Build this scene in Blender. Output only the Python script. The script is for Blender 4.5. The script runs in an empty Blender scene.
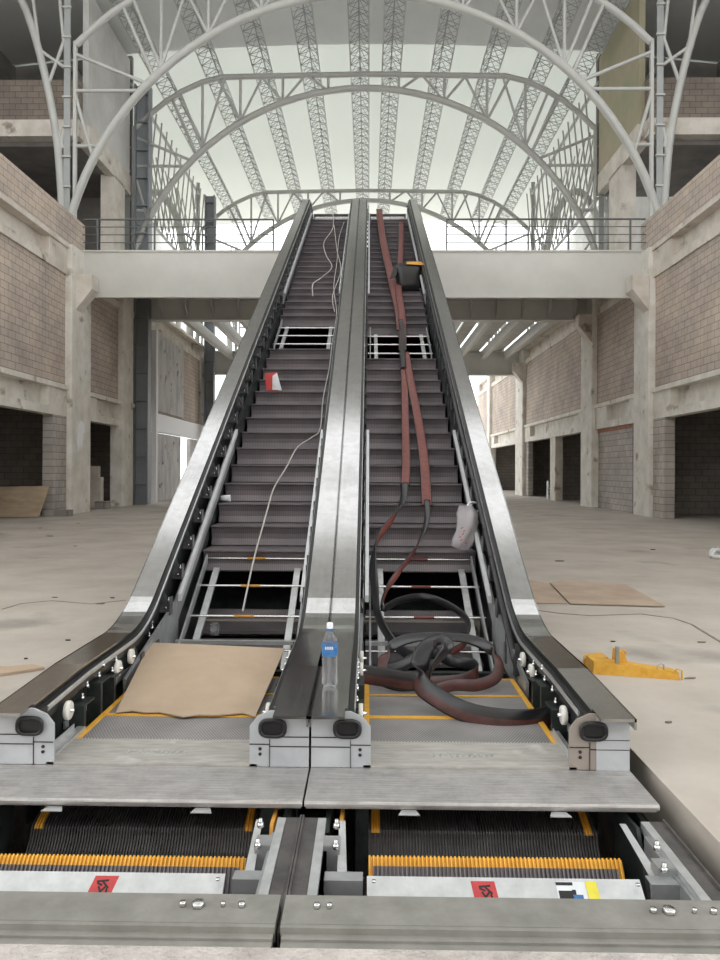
import bpy, math, random
from mathutils import Vector, Matrix
random.seed(7)
sc = bpy.context.scene
col = sc.collection
# ------------------------------------------------------------------ camera, world, light, exposure
F = 741.0; CX = 368.6; HY = 470.0; CAMX = 0.27; CAMZ = 1.40
cd = bpy.data.cameras.new('camera'); cam = bpy.data.objects.new('camera', cd); col.objects.link(cam)
cam.location = (CAMX, 0, CAMZ); cam.rotation_euler = (math.pi/2, math.radians(-.25), math.radians(.9))
cd.sensor_fit = 'VERTICAL'; cd.sensor_height = 36; cd.sensor_width = 27; cd.lens = F/960*36
cd.shift_x = -(CX-360-11.64)/960; cd.shift_y = -(480-HY)/960
cd.clip_start = 0.05; cd.clip_end = 300
sc.camera = cam
w = bpy.data.worlds.new('world'); sc.world = w; w.use_nodes = True
bg = w.node_tree.nodes['Background']; bg.inputs[0].default_value = (0.96, 0.98, 1.0, 1); bg.inputs[1].default_value = 2.5
sc.view_settings.view_transform = 'Standard'; sc.view_settings.look = 'None'
sc.view_settings.exposure = 0.22; sc.view_settings.gamma = 1; sc.view_settings.use_curve_mapping = False
# ------------------------------------------------------------------ materials
def newmat(name):
    m = bpy.data.materials.new(name); m.use_nodes = True
    nt = m.node_tree; return m, nt, nt.nodes, nt.links, nt.nodes['Principled BSDF']
def mat(name, c, rough=.6, metal=0, var=.12, scale=6, c2=None, bump=0.0, stretch=(1,1,1), fine=0, spec=.5, blotch=None):
    m, nt, N, L, P = newmat(name)
    tc = N.new('ShaderNodeNewGeometry'); mp = N.new('ShaderNodeMapping'); mp.inputs['Scale'].default_value = stretch
    L.new(tc.outputs['Position'], mp.inputs['Vector'])
    nz = N.new('ShaderNodeTexNoise'); nz.inputs['Scale'].default_value = scale; nz.inputs['Detail'].default_value = 6; nz.inputs['Roughness'].default_value = .62
    L.new(mp.outputs[0], nz.inputs['Vector'])
    rp = N.new('ShaderNodeValToRGB'); rp.color_ramp.elements[0].position = .32; rp.color_ramp.elements[1].position = .68
    if c2 is None: c2 = tuple(min(1, v*(1+var)) for v in c); c1 = tuple(v*(1-var) for v in c)
    else: c1 = c
    rp.color_ramp.elements[0].color = (*c1, 1); rp.color_ramp.elements[1].color = (*c2, 1)
    L.new(nz.outputs[0], rp.inputs[0]); out = rp.outputs[0]
    if blotch:
        n2 = N.new('ShaderNodeTexNoise'); n2.inputs['Scale'].default_value = blotch[1]; n2.inputs['Detail'].default_value = 8
        L.new(tc.outputs['Position'], n2.inputs['Vector'])
        r2 = N.new('ShaderNodeValToRGB'); r2.color_ramp.elements[0].position = blotch[2]; r2.color_ramp.elements[1].position = blotch[2]+.08
        L.new(n2.outputs[0], r2.inputs[0])
        mx = N.new('ShaderNodeMix'); mx.data_type = 'RGBA'; L.new(r2.outputs[0], mx.inputs[0]); L.new(out, mx.inputs[6]); mx.inputs[7].default_value = (*blotch[0], 1); out = mx.outputs[2]
    L.new(out, P.inputs['Base Color'])
    P.inputs['Roughness'].default_value = rough; P.inputs['Metallic'].default_value = metal; P.inputs['Specular IOR Level'].default_value = spec
    if bump:
        b = N.new('ShaderNodeBump'); b.inputs['Strength'].default_value = bump; b.inputs['Distance'].default_value = .02
        n3 = N.new('ShaderNodeTexNoise'); n3.inputs['Scale'].default_value = fine or scale*6; n3.inputs['Detail'].default_value = 5
        L.new(mp.outputs[0], n3.inputs['Vector']); L.new(n3.outputs[0], b.inputs['Height']); L.new(b.outputs[0], P.inputs['Normal'])
    return m
def brick(name, ca, cb, mortar, bw=.4, rh=.2, axis='x', msize=.012, stain=None):
    m, nt, N, L, P = newmat(name)
    g = N.new('ShaderNodeNewGeometry'); sp = N.new('ShaderNodeSeparateXYZ'); cb_ = N.new('ShaderNodeCombineXYZ')
    L.new(g.outputs['Position'], sp.inputs[0]); L.new(sp.outputs['Y' if axis == 'x' else 'X'], cb_.inputs[0]); L.new(sp.outputs['Z'], cb_.inputs[1])
    br = N.new('ShaderNodeTexBrick'); br.inputs['Scale'].default_value = 1; br.inputs['Brick Width'].default_value = bw; br.inputs['Row Height'].default_value = rh
    br.inputs['Mortar Size'].default_value = msize; br.inputs['Mortar Smooth'].default_value = .3
    br.inputs['Color1'].default_value = (*ca, 1); br.inputs['Color2'].default_value = (*cb, 1); br.inputs['Mortar'].default_value = (*mortar, 1)
    L.new(cb_.outputs[0], br.inputs['Vector'])
    nz = N.new('ShaderNodeTexNoise'); nz.inputs['Scale'].default_value = .7; nz.inputs['Detail'].default_value = 8; nz.inputs['Roughness'].default_value = .7; L.new(g.outputs['Position'], nz.inputs['Vector'])
    rp = N.new('ShaderNodeValToRGB'); rp.color_ramp.elements[0].position = .35; rp.color_ramp.elements[1].position = .7
    rp.color_ramp.elements[0].color = (.72, .72, .74, 1); rp.color_ramp.elements[1].color = (1.12, 1.1, 1.02, 1); L.new(nz.outputs[0], rp.inputs[0])
    mx = N.new('ShaderNodeMix'); mx.data_type = 'RGBA'; mx.blend_type = 'MULTIPLY'; mx.inputs[0].default_value = 1
    L.new(br.outputs[0], mx.inputs[6]); L.new(rp.outputs[0], mx.inputs[7]); L.new(mx.outputs[2], P.inputs['Base Color'])
    bp = N.new('ShaderNodeBump'); bp.inputs['Strength'].default_value = .5; bp.inputs['Distance'].default_value = .01; bp.invert = True
    L.new(br.outputs['Fac'], bp.inputs['Height']); L.new(bp.outputs[0], P.inputs['Normal']); P.inputs['Roughness'].default_value = .9
    return m
def ribbed(name, c1, c2, freq, metal=.3, rough=.5, rows=False):
    # fine lengthwise ribs across X
    m, nt, N, L, P = newmat(name)
    g = N.new('ShaderNodeTexCoord'); sp = N.new('ShaderNodeSeparateXYZ'); L.new(g.outputs['Object'], sp.inputs[0])
    mu = N.new('ShaderNodeMath'); mu.operation = 'MULTIPLY'; mu.inputs[1].default_value = freq*2*math.pi; L.new(sp.outputs[0], mu.inputs[0])
    sn = N.new('ShaderNodeMath'); sn.operation = 'SINE'; L.new(mu.outputs[0], sn.inputs[0])
    src = sn.outputs[0]
    if rows:
        m2 = N.new('ShaderNodeMath'); m2.operation = 'MULTIPLY'; m2.inputs[1].default_value = freq*1.1*math.pi; L.new(sp.outputs[1], m2.inputs[0])
        s2 = N.new('ShaderNodeMath'); s2.operation = 'SINE'; L.new(m2.outputs[0], s2.inputs[0])
        m3 = N.new('ShaderNodeMath'); m3.operation = 'MULTIPLY'; L.new(src, m3.inputs[0]); L.new(s2.outputs[0], m3.inputs[1]); src = m3.outputs[0]
    mr = N.new('ShaderNodeMapRange'); mr.inputs['From Min'].default_value = -.6; mr.inputs['From Max'].default_value = .6; L.new(src, mr.inputs[0])
    ge = N.new('ShaderNodeNewGeometry')
    nz = N.new('ShaderNodeTexNoise'); nz.inputs['Scale'].default_value = 2.5; nz.inputs['Detail'].default_value = 6; L.new(ge.outputs['Position'], nz.inputs['Vector'])
    mx = N.new('ShaderNodeMix'); mx.data_type = 'RGBA'; mx.inputs[6].default_value = (*c1, 1); mx.inputs[7].default_value = (*c2, 1); L.new(mr.outputs[0], mx.inputs[0])
    rr = N.new('ShaderNodeValToRGB'); rr.color_ramp.elements[0].color = (.8, .8, .8, 1); rr.color_ramp.elements[1].color = (1.2, 1.15, 1.15, 1); rr.color_ramp.elements[0].position = .35; rr.color_ramp.elements[1].position = .65
    L.new(nz.outputs[0], rr.inputs[0])
    mm = N.new('ShaderNodeMix'); mm.data_type = 'RGBA'; mm.blend_type = 'MULTIPLY'; mm.inputs[0].default_value = 1; L.new(mx.outputs[2], mm.inputs[6]); L.new(rr.outputs[0], mm.inputs[7])
    L.new(mm.outputs[2], P.inputs['Base Color']); P.inputs['Metallic'].default_value = metal; P.inputs['Roughness'].default_value = rough
    return m
def brushed(name, c, rough, aniso_axis, dirt=None, metal=1.0, mult=.6):
    m, nt, N, L, P = newmat(name)
    g = N.new('ShaderNodeNewGeometry'); mp = N.new('ShaderNodeMapping'); mp.inputs['Scale'].default_value = aniso_axis; L.new(g.outputs['Position'], mp.inputs['Vector'])
    nz = N.new('ShaderNodeTexNoise'); nz.inputs['Scale'].default_value = 1; nz.inputs['Detail'].default_value = 4; L.new(mp.outputs[0], nz.inputs['Vector'])
    mr = N.new('ShaderNodeMapRange'); mr.inputs['To Min'].default_value = rough*.75; mr.inputs['To Max'].default_value = rough*1.35; L.new(nz.outputs[0], mr.inputs[0])
    n2 = N.new('ShaderNodeTexNoise'); n2.inputs['Scale'].default_value = 9; n2.inputs['Detail'].default_value = 9; n2.inputs['Roughness'].default_value = .75; L.new(g.outputs['Position'], n2.inputs['Vector'])
    r2 = N.new('ShaderNodeValToRGB'); r2.color_ramp.elements[0].position = .42; r2.color_ramp.elements[1].position = .68
    dc = dirt or tuple(v*.8 for v in c)
    r2.color_ramp.elements[0].color = (*c, 1); r2.color_ramp.elements[1].color = (*dc, 1); L.new(n2.outputs[0], r2.inputs[0])
    mc = N.new('ShaderNodeMix'); mc.data_type = 'RGBA'; mc.blend_type = 'MULTIPLY'; mc.inputs[0].default_value = mult
    rs = N.new('ShaderNodeValToRGB'); rs.color_ramp.elements[0].position = .35; rs.color_ramp.elements[1].position = .65; rs.color_ramp.elements[0].color = (.6, .6, .6, 1)
    L.new(nz.outputs[0], rs.inputs[0]); L.new(r2.outputs[0], mc.inputs[6]); L.new(rs.outputs[0], mc.inputs[7])
    L.new(mc.outputs[2], P.inputs['Base Color']); L.new(mr.outputs[0], P.inputs['Roughness']); P.inputs['Metallic'].default_value = metal
    b = N.new('ShaderNodeBump'); b.inputs['Strength'].default_value = .12*mult; b.inputs['Distance'].default_value = .003; L.new(nz.outputs[0], b.inputs['Height']); L.new(b.outputs[0], P.inputs['Normal'])
    return m
M = {}
M['floor'] = mat('floor_concrete', (.38, .335, .285), .85, c2=(.51, .46, .40), scale=.9, bump=.25, fine=14, blotch=((.30, .27, .235), .55, .60))
M['floor_rough'] = mat('rough_concrete', (.40, .36, .33), .95, c2=(.6, .55, .51), scale=9, bump=1.0, fine=40)
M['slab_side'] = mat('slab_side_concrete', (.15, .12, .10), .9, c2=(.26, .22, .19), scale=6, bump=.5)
M['conc'] = mat('cast_concrete', (.56, .50, .43), .9, c2=(.76, .71, .64), scale=1.6, bump=.3, fine=12, blotch=((.3, .25, .2), 1.3, .62))
M['conc_white'] = mat('whitewashed_concrete', (.64, .60, .52), .9, c2=(.84, .81, .75), scale=1.8, bump=.3, fine=12, blotch=((.36, .31, .25), 1.7, .62))
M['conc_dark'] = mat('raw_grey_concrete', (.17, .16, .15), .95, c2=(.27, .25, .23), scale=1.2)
M['weathered'] = mat('weathered_plaster', (.45, .43, .42), .9, c2=(.7, .68, .66), scale=2.4, stretch=(1, 1, .35), blotch=((.13, .12, .11), 1.9, .60))
M['plaster_yellow'] = mat('yellowed_plaster', (.34, .34, .22), .95, c2=(.46, .38, .28), scale=.7)
M['plaster'] = mat('pale_plaster', (.52, .51, .48), .95, c2=(.66, .65, .62), scale=1)
M['brick'] = brick('hollow_brick', (.54, .455, .39), (.61, .52, .455), (.31, .265, .23), .4, .2)
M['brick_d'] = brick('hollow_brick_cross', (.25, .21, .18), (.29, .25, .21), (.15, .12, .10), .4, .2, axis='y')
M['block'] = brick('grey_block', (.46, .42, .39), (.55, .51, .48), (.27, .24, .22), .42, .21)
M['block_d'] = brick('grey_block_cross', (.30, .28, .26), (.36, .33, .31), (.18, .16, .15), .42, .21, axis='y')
M['steelwhite'] = mat('white_painted_steel', (.60, .59, .55), .55, var=.05, scale=1.2)
M['pipe'] = mat('offwhite_painted_pipe', (.44, .44, .41), .5, var=.05, scale=2)
M['skirt'] = mat('light_aluminium_bar', (.68, .69, .69), .4, metal=.3, var=.08, scale=8)
M['bandwhite'] = mat('glare_lightened_white_paint', (.86, .86, .86), .6, var=.02)  # white paint; glare on far-left band and post put into its colour
M['pipe_d'] = mat('grey_painted_steel', (.30, .31, .30), .5, var=.08, scale=2)
M['colsteel'] = mat('blue_grey_column_paint', (.24, .255, .27), .6, var=.08, scale=2)
M['railing'] = mat('dark_grey_railing_paint', (.10, .11, .11), .5, var=.1)
M['roof_grey'] = mat('grey_roof_sheet', (.66, .67, .65), .7, var=.06, scale=.5)
M['deck'] = brushed('brushed_stainless', (.52, .515, .505), .14, (120, 1.5, 1.5), dirt=(.45, .44, .425), mult=.14)
M['plate'] = brushed('scratched_steel_plate', (.62, .60, .58), .5, (4, 130, 60), dirt=(.46, .44, .43), metal=.75, mult=.75)
M['comb'] = mat('dusty_aluminium', (.36, .34, .31), .55, metal=.35, c2=(.52, .50, .46), scale=7, stretch=(1, 5, 1), blotch=((.6, .58, .55), 5, .62))
M['galv'] = mat('galvanised_steel', (.50, .51, .505), .38, metal=.6, c2=(.64, .65, .645), scale=14)
M['galv_d'] = mat('dull_zinc_steel', (.34, .35, .35), .45, metal=.6, c2=(.46, .47, .47), scale=10)
M['beam'] = mat('greenish_grey_primed_steel', (.22, .215, .19), .5, metal=.25, c2=(.32, .31, .28), scale=7)
M['newel'] = mat('grey_sheet_panel', (.42, .44, .46), .45, metal=.3, c2=(.54, .56, .58), scale=5)
M['newel_b'] = mat('brown_dusty_sheet_panel', (.30, .26, .23), .5, metal=.3, c2=(.36, .32, .28), scale=5)
M['dark'] = mat('dark_green_black_steel', (.018, .024, .022), .45, metal=.4, c2=(.05, .06, .055), scale=9)
M['bracket'] = mat('dark_zinc_bracket', (.07, .075, .075), .4, metal=.5, c2=(.16, .165, .165), scale=14)
M['edge'] = mat('dirty_black_channel', (.05, .047, .045), .6, c2=(.11, .10, .095), scale=9)
M['black'] = mat('black_rubber', (.012, .012, .013), .35, var=.3)
M['belt'] = mat('black_handrail_rubber', (.018, .017, .018), .28, var=.2)
M['beltred'] = mat('red_brown_belt_lining', (.13, .036, .03), .55, c2=(.20, .062, .05), scale=20)
M['beltdark'] = mat('dark_belt_lining', (.05, .018, .015), .45, c2=(.10, .032, .026), scale=14)
M['bolt'] = mat('bright_bolt', (.75, .75, .74), .25, metal=1, var=.05)
M['white'] = mat('white_nylon', (.68, .66, .60), .5, var=.08, scale=30)
M['step'] = ribbed('dark_ribbed_step', (.145, .131, .137), (.20, .181, .189), 52, metal=.25, rough=.5)
M['stepflat'] = ribbed('dusty_ribbed_tread', (.17, .168, .165), (.33, .32, .31), 62, metal=.2, rough=.6, rows=True)
M['stepblack'] = mat('black_ribbed_step_metal', (.04, .038, .038), .42, metal=.3, c2=(.085, .08, .078), scale=14)
M['yellow'] = mat('orange_yellow_plastic', (.72, .36, .03), .5, c2=(.85, .46, .06), scale=16)
M['orange'] = mat('orange_paint', (.62, .30, .05), .5, var=.15)
M['jack'] = mat('yellow_machine_paint', (.55, .27, .02), .5, c2=(.68, .38, .05), scale=18, blotch=((.25, .14, .04), 9, .64))
M['card'] = mat('brown_cardboard', (.40, .30, .21), .85, c2=(.46, .35, .25), scale=3)
M['card_d'] = mat('worn_cardboard', (.36, .27, .20), .9, c2=(.48, .37, .28), scale=2)
M['ply'] = mat('plywood', (.36, .27, .18), .8, c2=(.50, .39, .27), scale=2, stretch=(1, 1, 5))
M['red'] = mat('red_sticker', (.50, .05, .05), .6, var=.15, scale=60)
M['ylabel'] = mat('yellow_sticker', (.75, .65, .06), .6, var=.1)
M['ink'] = mat('black_ink', (.02, .015, .015), .7)
M['paper'] = mat('white_paper', (.7, .72, .73), .7)
M['blue'] = mat('blue_print', (.015, .09, .30), .5, c2=(.06, .22, .45), scale=60)
M['cable'] = mat('offwhite_cable', (.48, .46, .43), .6)
def glassy(name, c, rough, trans, ior=1.33):
    m, nt, N, L, P = newmat(name); P.inputs['Base Color'].default_value = (*c, 1); P.inputs['Roughness'].default_value = rough
    P.inputs['Transmission Weight'].default_value = trans; P.inputs['IOR'].default_value = ior; return m
M['pet'] = glassy('clear_plastic', (.93, .95, .97), .08, .92, 1.2)
M['bag'] = glassy('thin_translucent_film', (.62, .59, .60), .35, .45, 1.1)
# translucent roof light sheets
m, nt, N, L, P = newmat('translucent_roof_sheet'); N.remove(P)
df = N.new('ShaderNodeBsdfDiffuse'); df.inputs[0].default_value = (.66, .66, .60, 1)
tr = N.new('ShaderNodeBsdfTranslucent'); tr.inputs[0].default_value = (.80, .85, .77, 1)
mx = N.new('ShaderNodeMixShader'); mx.inputs[0].default_value = .165
L.new(df.outputs[0], mx.inputs[1]); L.new(tr.outputs[0], mx.inputs[2]); L.new(mx.outputs[0], N['Material Output'].inputs[0]); M['roof_light'] = m
# ------------------------------------------------------------------ mesh helpers
class MB:
    def __init__(s): s.v = []; s.f = []; s.m = []; s.sm = []
    def add(s, vs, fs, mi=0, smooth=False):
        b = len(s.v); s.v += [tuple(p) for p in vs]
        for f in fs: s.f.append(tuple(b+i for i in f)); s.m.append(mi); s.sm.append(smooth)
        return s
    def hexa(s, p, mi=0):   # p: 4 bottom (ccw) + 4 top
        return s.add(p, [(3, 2, 1, 0), (4, 5, 6, 7), (0, 1, 5, 4), (1, 2, 6, 5), (2, 3, 7, 6), (3, 0, 4, 7)], mi)
    def box(s, x0, x1, y0, y1, z0, z1, mi=0):
        return s.hexa([(x0, y0, z0), (x1, y0, z0), (x1, y1, z0), (x0, y1, z0), (x0, y0, z1), (x1, y0, z1), (x1, y1, z1), (x0, y1, z1)], mi)
    def path(s, pts, r, n=8, mi=0, cap=True, closed=False):
        pts = [Vector(p) for p in pts]; k = len(pts); rs = r if isinstance(r, (list, tuple)) else [r]*k
        up = None; rings = []
        for i, p in enumerate(pts):
            a = pts[i-1] if i > 0 else (pts[-1] if closed else p); b = pts[(i+1) % k] if (i < k-1 or closed) else p
            t = (b-a).normalized()
            if up is None: up = Vector((0, 0, 1)) if abs(t.z) < .9 else Vector((1, 0, 0))
            u = t.cross(up).normalized(); vv = u.cross(t).normalized(); up = vv
            rings.append([p+(u*math.cos(2*math.pi*j/n)+vv*math.sin(2*math.pi*j/n))*rs[i] for j in range(n)])
        vs = [q for rg in rings for q in rg]; fs = []
        for i in range(k if closed else k-1):
            i2 = (i+1) % k
            for j in range(n): fs.append((i*n+j, i2*n+j, i2*n+(j+1) % n, i*n+(j+1) % n))
        s.add(vs, fs, mi, True)
        if cap and not closed: s.add(rings[0], [tuple(range(n))], mi); s.add(rings[-1], [tuple(reversed(range(n)))], mi)
        return s
    def tube(s, a, b, r, n=8, mi=0): return s.path([a, b], r, n, mi)
    def bar(s, a, b, wv, hv, mi=0):   # box beam from a to b with half-width vector wv and half-height vector hv
        a, b, wv, hv = Vector(a), Vector(b), Vector(wv), Vector(hv)
        return s.hexa([a-wv-hv, a+wv-hv, b+wv-hv, b-wv-hv, a-wv+hv, a+wv+hv, b+wv+hv, b-wv+hv], mi)
    def ribbon(s, pts, wdirs, width, th, mi_top=0, mi_bot=1, red=(7, 8)):
        pts = [Vector(p) for p in pts]; k = len(pts); vs = []; fs_t = []; fs_b = []
        for i in range(k):
            a = pts[max(i-1, 0)]; b = pts[min(i+1, k-1)]; t = (b-a).normalized(); wd = Vector(wdirs[i]); wd = (wd-t*wd.dot(t)).normalized()
            n = t.cross(wd).normalized()
            for (u, h) in ((-.5, 0), (-.46, .5), (-.3, .9), (0, 1), (.3, .9), (.46, .5), (.5, 0), (.42, -.35), (0, -.15), (-.42, -.35)):
                vs.append(pts[i]+wd*(u*width)+n*(h*th))
        for i in range(k-1):
            for j in range(10):
                f = (i*10+j, i*10+(j+1) % 10, (i+1)*10+(j+1) % 10, (i+1)*10+j)
                (fs_b if j in red else fs_t).append(f)
        b = len(s.v); s.add(vs, fs_t, mi_top, True)
        for f in fs_b: s.f.append(tuple(b+i for i in f)); s.m.append(mi_bot); s.sm.append(True)
        s.f.append(tuple(b+i for i in range(10))); s.m.append(mi_top); s.sm.append(False)
        s.f.append(tuple(b+(k-1)*10+i for i in reversed(range(10)))); s.m.append(mi_top); s.sm.append(False)
        return s
    def sweep(s, prof, ys, zf, mi=0, closed=True, smooth=False):   # profile [(x, dz)] carried along Y on the curve zf(Y)
        k = len(prof); vs = [(x, y, zf(y)+dz) for y in ys for (x, dz) in prof]; fs = []
        for i in range(len(ys)-1):
            for j in range(k if closed else k-1):
                j2 = (j+1) % k; fs.append((i*k+j, i*k+j2, (i+1)*k+j2, (i+1)*k+j))
        s.add(vs, fs, mi, smooth)
        if closed: s.add(vs[:k], [tuple(reversed(range(k)))], mi); s.add(vs[-k:], [tuple(range(k))], mi)
        return s
    def prism_x(s, prof, x0, x1, mi=0):   # profile [(y, z)] extruded along X
        k = len(prof); vs = [(x0, y, z) for y, z in prof]+[(x1, y, z) for y, z in prof]
        return s.add(vs, [tuple(range(k)), tuple(reversed(range(k, 2*k)))]+[(i, k+i, k+(i+1) % k, (i+1) % k) for i in range(k)], mi)
    def prism_z(s, prof, z0, z1, mi=0):
        k = len(prof); vs = [(x, y, z0) for x, y in prof]+[(x, y, z1) for x, y in prof]
        return s.add(vs, [tuple(reversed(range(k))), tuple(range(k, 2*k))]+[(i, (i+1) % k, k+(i+1) % k, k+i) for i in range(k)], mi)
    def prism_y(s, prof, y0, y1, mi=0):
        k = len(prof); vs = [(x, y0, z) for x, z in prof]+[(x, y1, z) for x, z in prof]
        return s.add(vs, [tuple(range(k)), tuple(reversed(range(k, 2*k)))]+[(i, k+i, k+(i+1) % k, (i+1) % k) for i in range(k)], mi)
    def lathe(s, prof, c, axis='z', n=24, mi=0):   # prof [(r, h)]
        vs = []; k = len(prof)
        for r, h in prof:
            for j in range(n):
                a = 2*math.pi*j/n; u, v = r*math.cos(a), r*math.sin(a)
                p = {'z': (u, v, h), 'x': (h, u, v), 'y': (u, h, v)}[axis]; vs.append((c[0]+p[0], c[1]+p[1], c[2]+p[2]))
        fs = [(i*n+j, i*n+(j+1) % n, (i+1)*n+(j+1) % n, (i+1)*n+j) for i in range(k-1) for j in range(n)]
        return s.add(vs, fs, mi, True)
    def ridged(s, path, x0, x1, n, depth, mi=0, edge=None):   # ribbed sheet: path [(y, z)], n ribs across X
        k = len(path); nr = []
        for i in range(k):
            a = path[max(i-1, 0)]; b = path[min(i+1, k-1)]; t = Vector((0, b[0]-a[0], b[1]-a[1])).normalized(); nr.append(Vector((0, t.z, -t.y)))
        xs = []
        for i in range(n):
            a = x0+(x1-x0)*i/n; wd = (x1-x0)/n; xs += [(a, 0), (a+wd*.12, 1), (a+wd*.5, 1), (a+wd*.62, 0)]
        xs.append((x1, 0)); c = len(xs)
        vs = [Vector((x, path[i][0], path[i][1]))+nr[i]*(h*depth) for i in range(k) for (x, h) in xs]; b = len(s.v); s.v += [tuple(p) for p in vs]
        for i in range(k-1):
            for j in range(c-1):
                mm = mi
                if edge: mm = edge(i, (xs[j][0]+xs[j+1][0])/2)
                s.f.append((b+i*c+j, b+i*c+j+1, b+(i+1)*c+j+1, b+(i+1)*c+j)); s.m.append(mm); s.sm.append(False)
        return s
    def build(s, name, mats, parent=None, origin=(0, 0, 0)):
        o = Vector(origin)
        if parent is not None:
            q = parent
            while q is not None: o = o+q.location if origin == (0, 0, 0) or True else o; q = q.parent
            o = wloc(parent)
        me = bpy.data.meshes.new(name); me.from_pydata([tuple(Vector(p)-o) for p in s.v], [], s.f)
        if not isinstance(mats, (list, tuple)): mats = [mats]
        for mm in mats: me.materials.append(mm)
        me.polygons.foreach_set('material_index', s.m); me.polygons.foreach_set('use_smooth', s.sm); me.update()
        ob = bpy.data.objects.new(name, me); col.objects.link(ob)
        if parent is not None: ob.parent = parent
        else: ob.location = o
        return ob
def wloc(o):
    v = Vector((0, 0, 0))
    while o is not None: v = v+o.location; o = o.parent
    return v
def tag(o, label=None, cat=None, group=None, kind=None):
    if label: o['label'] = label
    if cat: o['category'] = cat
    if group: o['group'] = group
    if kind: o['kind'] = kind
    return o
def thing(name, loc, label, cat, group=None):
    e = bpy.data.objects.new(name, None); e.empty_display_size = .1; e.location = loc; col.objects.link(e); return tag(e, label, cat, group)
def struct(name, mb, mats): return tag(mb.build(name, mats), kind='structure')
def single(name, mb, mats, label, cat, group=None, origin=(0, 0, 0)): return tag(mb.build(name, mats, origin=origin), label, cat, group)
def copy_tree(o, parent=None):
    c = o.copy(); col.objects.link(c)
    if parent is not None: c.parent = parent
    for ch in o.children: copy_tree(ch, c)
    return c
def P3(px, py, Y): return Vector((CAMX+(px-CX)*Y/F, Y, CAMZ-(py-HY)*Y/F))
def smooth(pts, n=6):
    pts = [Vector(p) for p in pts]; out = []
    for i in range(len(pts)-1):
        p0 = pts[max(i-1, 0)]; p1 = pts[i]; p2 = pts[i+1]; p3 = pts[min(i+2, len(pts)-1)]
        for k in range(n):
            t = k/n; out.append(.5*((2*p1)+(p2-p0)*t+(2*p0-5*p1+4*p2-p3)*t*t+(3*p1-p0-3*p2+p3)*t**3))
    out.append(pts[-1]); return out
# escalator curves
S = math.tan(math.radians(30))
def deckz(Y):
    if Y < 4.15: return .27+.03*(Y-3.44)/.71
    if Y < 4.90: return .30
    if Y < 5.54: t = Y-4.90; return .30+S*t*t/(2*.64)
    if Y < 19.35: return .30+S*.32+S*(Y-5.54)
    z1 = .30+S*.32+S*(19.35-5.54)
    if Y < 19.95: t = Y-19.35; return z1+S*(t-t*t/1.2)
    return z1+S*.30
def nosz(Y):
    z = 1.63+S*(Y-8.52); return min(max(z, 0), 8.40)
def railz(Y):   # smooth line below deck
    return deckz(Y)
def frange(a, b, st):
    n = max(1, int(round((b-a)/st))); return [a+(b-a)*i/n for i in range(n+1)]
def dys(a, b):
    r = [y for y in ([3.44, 3.8, 4.15, 4.5, 4.9]+frange(4.95, 5.54, .06)+[8, 12, 16, 19.35]+frange(19.4, 19.95, .1)+[21, 23.3]) if a < y < b]
    return [a]+r+[b]
# ================================================================== STRUCTURE
ZF = 8.38
# floor with the escalator pit
f = MB()
f.box(-16, -1.56, 2.28, 62, -.25, 0); f.box(1.60, 16, 2.28, 62, -.25, 0); f.box(-1.56, 1.60, 6.9, 62, -.25, 0)
fl = struct('floor', f, M['floor'])
f = MB(); f.box(-16, 16, -12, 2.20, -.3, -.022); struct('floor_front', f, M['floor_rough'])
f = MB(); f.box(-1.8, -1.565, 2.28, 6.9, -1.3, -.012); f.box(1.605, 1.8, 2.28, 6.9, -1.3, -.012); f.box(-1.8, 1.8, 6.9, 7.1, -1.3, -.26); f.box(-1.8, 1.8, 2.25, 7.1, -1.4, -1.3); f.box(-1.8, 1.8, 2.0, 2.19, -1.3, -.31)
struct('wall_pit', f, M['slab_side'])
# side walls --------------------------------------------------------
def side_wall(sgn, name, xin):
    def bx(m_, y0, y1, z0, z1, d0=0.0, d1=.30):
        a, b = xin+sgn*d0, xin+sgn*d1; m_.box(min(a, b), max(a, b), y0, y1, z0, z1)
    up = MB(); bx(up, 6, 44 if sgn < 0 else 60, 3.9, 7.35, .06, .3); bx(up, 6, 24.0, 8.30, 9.32, .0, .22)
    struct(name, up, M['brick'])
    return bx
bl = side_wall(-1, 'wall_left', -9.0); br_ = side_wall(1, 'wall_right', 9.0)
# concrete beam bands
def band(bx, name, segs, z0, z1, mt, recess=True):
    b = MB()
    for (y0, y1) in segs:
        if recess and y1-y0 > 4:
            bx(b, y0, y1, z0, z0+.25, .0, .34); bx(b, y0, y1, z1-.14, z1, -.06, .34)
            bx(b, y0+.9, y1-1.3, z0+.25, z1-.14, .24, .34); bx(b, y0, y0+.9, z0+.25, z1-.14, .0, .34); bx(b, y1-1.3, y1, z0+.25, z1-.14, .0, .34)
        else: bx(b, y0, y1, z0, z1, .0, .34)
    struct(name, b, mt)
band(bl, 'trim_1', [(6, 22.6), (24.2, 29.0)], 3.0, 3.95, M['conc_white'])
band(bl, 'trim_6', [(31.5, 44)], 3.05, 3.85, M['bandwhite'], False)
band(br_, 'trim_2', [(6, 22.9), (24.2, 28.7), (30.2, 41.6), (43.6, 53), (54, 60)], 3.0, 3.95, M['conc_white'])
band(bl, 'trim_3', [(6, 22.6), (24.2, 44)], 7.35, 8.30, M['conc'])
band(br_, 'trim_4', [(6, 22.9), (24.2, 60)], 7.35, 8.30, M['conc'])
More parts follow.
